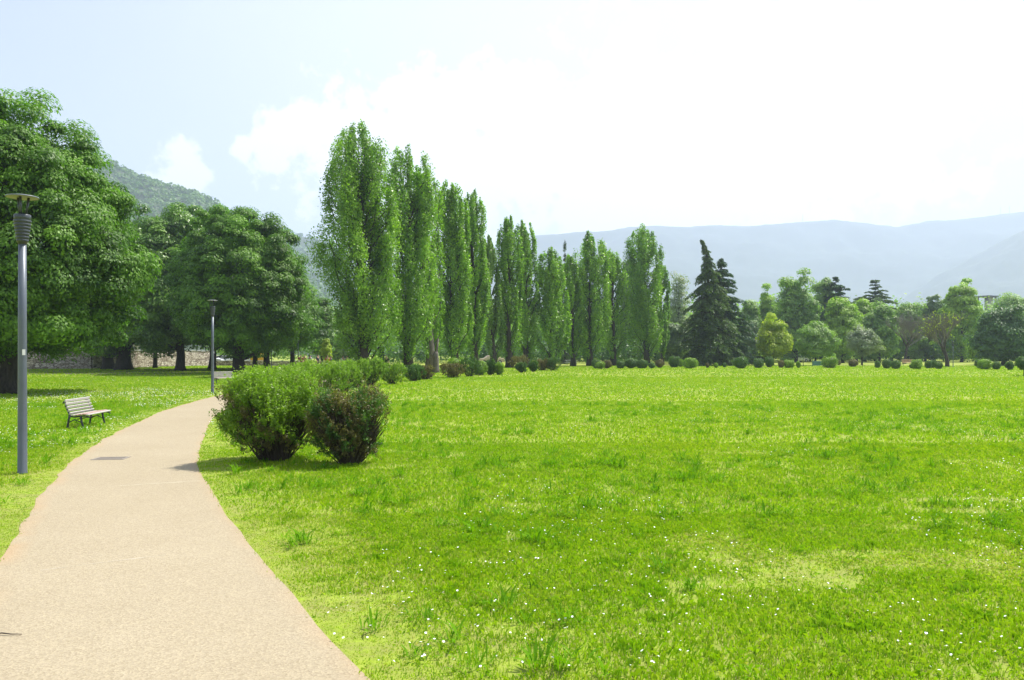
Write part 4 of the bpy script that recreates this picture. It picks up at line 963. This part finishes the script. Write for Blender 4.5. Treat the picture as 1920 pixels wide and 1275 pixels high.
# ------------------------------------------------------------------ people
def skin_obj(name, verts, edges, radii, mat, parent):
    me = bpy.data.meshes.new(name); me.from_pydata(verts, edges, []); o = bpy.data.objects.new(name, me); link(o)
    md = o.modifiers.new('s', 'SKIN'); md.use_smooth_shade = True
    for i, r in enumerate(radii): me.skin_vertices[0].data[i].radius = r if hasattr(r, '__len__') else (r, r)
    me.skin_vertices[0].data[0].use_root = True
    o.modifiers.new('u', 'SUBSURF').levels = 1
    dg = bpy.context.evaluated_depsgraph_get(); nm = bpy.data.meshes.new_from_object(o.evaluated_get(dg)); nm.materials.clear(); nm.materials.append(mat)
    bpy.data.objects.remove(o); o2 = bpy.data.objects.new(name, nm); return link(o2, parent)
def person(px, d, label, shirt, legs='denim', hair='hair', H=1.72, rz=0.0, bend=0.0, step=.12, arm=0.1, sc=None):
    t = empty('person', (XD(px, d), d, 0), rz); k = H/1.72; cb, sb = math.cos(bend), math.sin(bend)
    def up(x, y, z):                       # rotate the upper body about the hips by bend
        z -= .92; return (x*k, (y*cb-z*sb)*k, (.92+y*sb+z*cb)*k)
    v = [(0, 0, .92*k), up(0, 0, 1.12), up(0, 0, 1.34), up(0, .01, 1.46), up(0, -.01, 1.53), up(0, -.02, 1.64),
         (-.09*k, 0, .86*k), (-.10*k, -step, .48*k), (-.10*k, -step*.6, .08*k), (-.10*k, -step*.6-.13*k, .035*k),
         (.09*k, 0, .86*k), (.10*k, step, .48*k), (.10*k, step*1.4, .08*k), (.10*k, step*1.4-.13*k, .035*k),
         up(-.19, 0, 1.40), up(-.23, .02, 1.14), up(-.22, -arm, .92), up(-.22, -arm-.03, .83),
         up(.19, 0, 1.40), up(.23, .02, 1.14), up(.22, -arm-.1, .95), up(.22, -arm-.15, .87)]
    e = [(0, 1), (1, 2), (2, 3), (3, 4), (4, 5), (0, 6), (6, 7), (7, 8), (8, 9), (0, 10), (10, 11), (11, 12), (12, 13), (2, 14), (14, 15), (15, 16), (16, 17), (2, 18), (18, 19), (19, 20), (20, 21)]
    r = [(.14, .10), (.12, .09), (.15, .10), (.06, .06), (.055, .055), (.085, .1), .08, .058, .04, .035, .08, .058, .04, .035, .052, .04, .03, .03, .052, .04, .03, .03]
    r = [tuple(q*k for q in (x if hasattr(x, '__len__') else (x, x))) for x in r]
    skin_obj('body', v, e, r, M['skin'], t)
    def g(ids, ed, add, name, mat):
        skin_obj(name, [v[i] for i in ids], ed, [tuple(q+add for q in r[i]) for i in ids], M[mat], t)
    g([1, 0, 2, 14, 15, 18, 19], [(0, 1), (0, 2), (2, 3), (3, 4), (2, 5), (5, 6)], .018, 'shirt', 'c_'+shirt)
    g([0, 6, 7, 8, 10, 11, 12], [(0, 1), (1, 2), (2, 3), (0, 4), (4, 5), (5, 6)], .014, 'trousers', 'c_'+legs)
    hv = [up(0, .02, 1.66), up(0, .05, 1.60), up(0, .06, 1.52)]; skin_obj('hair', hv, [(0, 1), (1, 2)], [(.10*k, .1*k), (.095*k, .08*k), (.06*k, .05*k)], M[hair], t)
    return tag(t, label, 'person', 'people strolling behind the shrubs')
person(564, 76, 'person in a pinkish red top, left of two standing close behind the shrubs', 'red', rz=.3)
person(571, 77, 'person in a pink top walking beside the one in red', 'pink', 'navy', rz=-.4, H=1.68)
person(581, 79, 'person in a light shirt walking alone left of the tiny yellow green tree', 'white', 'denim', rz=2.8, H=1.66)
person(596, 82, 'person in dark clothes standing just left of the tiny yellow green tree', 'navy', 'black', rz=1.2)
person(614, 74, 'person in an orange top below the tiny yellow green tree', 'orange', 'grey', rz=.5, H=1.66)
person(620, 75, 'person in grey next to the one in orange', 'grey', 'navy', rz=-.8, H=1.6)
person(643, 70, 'person in a white top at the left of the bright group by the first poplar', 'white', 'denim', rz=.9, H=1.66)
person(651, 70, 'person in a beige top in the middle of the bright group by the first poplar', 'beige', 'beige', rz=-.3, H=1.64)
person(661, 69, 'person in white bending forward at the right of the bright group', 'white', 'white', rz=PI/2, H=1.7, bend=-.95)
person(724, 70, 'person in black standing beside the small conical evergreen', 'black', 'black', rz=.2, H=1.74)

# ------------------------------------------------------------------ hills
def ridge(name, crest, d_c, d_b, mat, bump, label, nx=220, ny=40, seed=1, leafs=0, lfs=3.0, back=1.5):
    """terrain: crest given as view bearings (photo px, row) at distance d_c, foot at distance d_b"""
    cx = np.array([c[0] for c in crest], float); cy = np.array([c[1] for c in crest], float); dc = np.array([c[2] if len(c) > 2 else d_c for c in crest], float)
    px = np.linspace(cx[0], cx[-1], nx); hz = (HZ-np.interp(px, cx, cy)); dcc = np.interp(px, cx, dc); H = CAM_H+hz/F_PX*dcc
    ts = np.concatenate([np.linspace(0, 1, ny), np.linspace(1.05, back, 8)]); V = np.zeros((nx, len(ts), 3))
    for j, t in enumerate(ts):
        if t <= 1: dd = d_b*dcc/d_c+(dcc-d_b*dcc/d_c)*t; h = H*(t**.85*.8+.2*t*t)
        else: dd = dcc*(1+(t-1)*.5); h = H*(1-(t-1)/(back-1))**1.2*1.0
        x = (px-960)/F_PX*dd
        nzv = (vnoise(x, dd, bump*6, seed)-.5)*bump*1.8+(vnoise(x, dd, bump*2, seed+1)-.5)*bump*.8+(vnoise(x, dd, bump*.7, seed+2)-.5)*bump*.4
        V[:, j] = np.stack([x, np.full(nx, 0)+dd, np.maximum(-4, h+nzv*min(1, t*2)*(.25 if abs(t-1) < .03 else 1)-(3 if t == 0 else 0))], 1)
    nt_ = len(ts); f = [(i*nt_+j, (i+1)*nt_+j, (i+1)*nt_+j+1, i*nt_+j+1) for i in range(nx-1) for j in range(nt_-1)]
    me = bpy.data.meshes.new(name); me.from_pydata(V.reshape(-1, 3).tolist(), [], f); me.materials.append(M[mat]); me.polygons.foreach_set('use_smooth', [True]*len(f))
    tag(link(bpy.data.objects.new(name, me)), label, None, None, 'structure')
    if leafs:
        rg = np.random.default_rng(seed); ntree = leafs//16
        i = rg.uniform(0, nx-1.01, ntree); j = (rg.random(ntree)**.8)*(ny+.5); i0 = i.astype(int); j0 = np.minimum(j.astype(int), nt_-2); fi = (i-i0)[:, None]; fj = (j-j0)[:, None]
        C = (V[i0, j0]*(1-fi)+V[i0+1, j0]*fi)*(1-fj)+(V[i0, j0+1]*(1-fi)+V[i0+1, j0+1]*fi)*fj
        s = lfs*rg.uniform(.6, 1.5, ntree)*(C[:, 1]/d_c); idx = np.repeat(np.arange(ntree), 16); q = nrm(rg.normal(size=(len(idx), 3))); q[:, 2] = np.abs(q[:, 2])
        P = C[idx]+q*s[idx][:, None]*np.array([1, 1, 1.15]); sz = s[idx]*rg.uniform(.5, 1.0, len(idx))
        o = np_mesh('woods', leaves(P, nrm(q+rg.normal(size=q.shape)*.35), sz, sz*.8, rg, .1), 4, np.clip(rg.random(ntree)[idx]*.8+rg.random(len(idx))*.25, 0, 1), M['hill_leaf'])
        tag(o, 'dense wood covering ' + label, None, None, 'stuff')
ridge('hill', [(-420, 170), (60, 262), (150, 286), (215, 312), (262, 330), (300, 346), (330, 352), (352, 360), (372, 362), (395, 378), (420, 392), (470, 425), (530, 470), (600, 540), (680, 620), (740, 662)], 1050, 560, 'hill', 17, 'the near green hillside at the left', seed=21, leafs=150000, lfs=4.3)
ridge('hill', [(250, 380), (400, 405), (480, 422), (545, 436), (600, 447), (640, 475), (700, 540), (780, 620), (840, 662)], 1900, 1200, 'hill', 26, 'the second blue green hillside at the left', seed=25, leafs=70000, lfs=7.8)
ridge('mountain_ridge', [(700, 520), (900, 470), (1005, 443), (1080, 436), (1130, 434), (1180, 428), (1250, 424), (1330, 421), (1420, 423), (1500, 418), (1565, 414), (1620, 418), (1680, 426), (1735, 415), (1800, 411), (1850, 405), (1920, 396), (2150, 380), (2500, 370)],
      3600, 2300, 'far_hill', 34, 'long hazy blue mountain ridge across the right horizon', nx=300, seed=41)
ridge('mountain_spur', [(1560, 655), (1640, 600), (1690, 560), (1760, 512), (1830, 478), (1880, 452), (1920, 432), (2050, 395), (2400, 350)], 2700, 1800, 'far_hill', 26, 'nearer hazy slope descending from the right', seed=45)
for px, y0, y1, lab in ((1505, 419, 402, 'thin radio mast on the hazy ridge above the dark conifer'), (1876, 402, 388, 'left one of two thin radio masts on the ridge at far right'), (1893, 401, 386, 'right one of two thin radio masts on the ridge at far right')):
    d = 3590; z0, z1 = ZD(y0, d)-20, ZD(y1, d); m = MB(); m.tube([(0, 0, z0), (0, 0, (z0+z1)/2), (0, 0, z1)], [1.6, 1.3, .8], 6)
    for q in (.8, .9): m.box((0, 0, z0+(z1-z0)*q), (6, 1.8, 1.4))
    tag(m.build('radio_mast', M['concrete'], None, (XD(px, d), d, 0)), lab, 'mast', 'radio masts on the ridge')

# ------------------------------------------------------------------ haze
hm = MB(); hm.box((0, 3300, 409), (14000, 8000, 820)); hz_o = hm.build('haze', None)
mt, nt, out = new_mat('haze_air')
pvn = N_(nt, 'ShaderNodeVolumePrincipled'); pvn.inputs['Density'].default_value = .00032; pvn.inputs['Color'].default_value = (.66, .77, 1.0, 1); pvn.inputs['Anisotropy'].default_value = .25
pvn.inputs['Density Attribute'].default_value = ''; nt.links.new(pvn.outputs[0], out.inputs['Volume'])
hz_o.data.materials.clear(); hz_o.data.materials.append(mt); tag(hz_o, 'pale summer haze', None, None, 'stuff')
try: mt.cycles.homogeneous_volume = True
except Exception: pass

# ------------------------------------------------------------------ sky and sun
AZ, EL = math.radians(56), math.radians(60)          # sun: 40 deg right of the view, 55 deg up
sd = Vector((math.sin(AZ)*math.cos(EL), math.cos(AZ)*math.cos(EL), math.sin(EL)))
w = bpy.data.worlds.new('World'); bpy.context.scene.world = w; w.use_nodes = True; nt = w.node_tree; nt.nodes.clear(); L = nt.links.new
out = nt.nodes.new('ShaderNodeOutputWorld'); bg = nt.nodes.new('ShaderNodeBackground'); bg.inputs[1].default_value = .09; L(bg.outputs[0], out.inputs[0])
sky = nt.nodes.new('ShaderNodeTexSky'); sky.sky_type = 'NISHITA'; sky.sun_disc = False; sky.sun_elevation = EL; sky.sun_rotation = AZ
sky.air_density = 1.0; sky.dust_density = 1.5; sky.ozone_density = 1.0
tc = nt.nodes.new('ShaderNodeTexCoord')
nz = N_(nt, 'ShaderNodeTexNoise', Scale=24.0, Detail=10, Roughness=.6); L(tc.outputs['Generated'], nz.inputs['Vector'])
nz2 = N_(nt, 'ShaderNodeTexNoise', Scale=2.2, Detail=4, Roughness=.5); L(tc.outputs['Generated'], nz2.inputs['Vector'])
def sdir(x, y): return Vector(((x-960)/F_PX, 1, (HZ-y)/F_PX)).normalized()
def mth(op, a, b=None, c=None, clamp=False):
    n = N_(nt, 'ShaderNodeMath', operation=op, use_clamp=clamp)
    for i, q in enumerate((a, b, c)):
        if q is None: continue
        if isinstance(q, (int, float)): n.inputs[i].default_value = q
        else: L(q, n.inputs[i])
    return n.outputs[0]
def blob(x, y, rpx):
    dn = N_(nt, 'ShaderNodeVectorMath', operation='DISTANCE'); L(tc.outputs['Generated'], dn.inputs[0]); dn.inputs[1].default_value = sdir(x, y)
    return mth('SUBTRACT', 1.0, mth('DIVIDE', dn.outputs['Value'], rpx/F_PX))
F_ = None
for b in ((350, 328, 62), (515, 258, 62), (575, 240, 58), (455, 275, 28), (700, 300, 160), (820, 200, 95), (770, 215, 90), (900, 180, 75), (1010, 260, 150), (860, 330, 180), (1250, 330, 300), (1500, 250, 280), (1150, 200, 130)):
    o_ = blob(*b); F_ = o_ if F_ is None else mth('MAXIMUM', F_, o_)
field = mth('ADD', mth('MULTIPLY', F_, .8), mth('MULTIPLY', mth('SUBTRACT', nz.outputs['Fac'], .5), 2.1))
cl = N_(nt, 'ShaderNodeMapRange', interpolation_type='SMOOTHSTEP'); cl.inputs[1].default_value = 0.0; cl.inputs[2].default_value = .30; L(field, cl.inputs[0])
veil = N_(nt, 'ShaderNodeMapRange', interpolation_type='SMOOTHSTEP'); veil.inputs[1].default_value = -.05; veil.inputs[2].default_value = .8
L(mth('ADD', blob(1500, 120, 1500), mth('MULTIPLY', mth('SUBTRACT', nz2.outputs['Fac'], .5), .25)), veil.inputs[0])
v1 = N_(nt, 'ShaderNodeMix', data_type='RGBA'); L(mth('MULTIPLY_ADD', veil.outputs[0], .60, .36), v1.inputs[0]); L(sky.outputs[0], v1.inputs[6]); v1.inputs[7].default_value = (6.45, 6.6, 7.5, 1)
v2 = N_(nt, 'ShaderNodeMix', data_type='RGBA'); L(mth('MULTIPLY', cl.outputs[0], .9), v2.inputs[0]); L(v1.outputs[2], v2.inputs[6]); v2.inputs[7].default_value = (8.9, 8.9, 8.9, 1)
L(v2.outputs[2], bg.inputs[0])

sl = bpy.data.lights.new('sun', 'SUN'); sl.energy = 5.0; sl.angle = math.radians(.53); sl.color = (1, .95, .86)
so = bpy.data.objects.new('sun', sl); so.rotation_euler = (-sd).to_track_quat('-Z', 'Y').to_euler(); so.location = (60, 60, 120); link(so)

# ------------------------------------------------------------------ camera, render
cam = bpy.data.cameras.new('camera'); cam.sensor_width = 36; cam.lens = 27; cam.shift_y = (HZ-637.5)/1920; cam.clip_end = 30000; cam.clip_start = .05
co = bpy.data.objects.new('camera', cam); co.location = (0, 0, CAM_H); co.rotation_euler = (PI/2, 0, 0); link(co)
sc = bpy.context.scene; sc.camera = co
sc.view_settings.view_transform = 'Standard'; sc.view_settings.look = 'None'; sc.view_settings.exposure = .8; sc.view_settings.gamma = 1; sc.view_settings.use_curve_mapping = False
sc.render.engine = 'CYCLES'; cy = sc.cycles
cy.max_bounces = 6; cy.diffuse_bounces = 3; cy.glossy_bounces = 2; cy.transmission_bounces = 4; cy.volume_bounces = 1; cy.transparent_max_bounces = 4
cy.use_denoising = True; cy.caustics_reflective = False; cy.caustics_refractive = False; cy.sample_clamp_indirect = 6
try: cy.denoising_prefilter = 'ACCURATE'
except Exception: pass
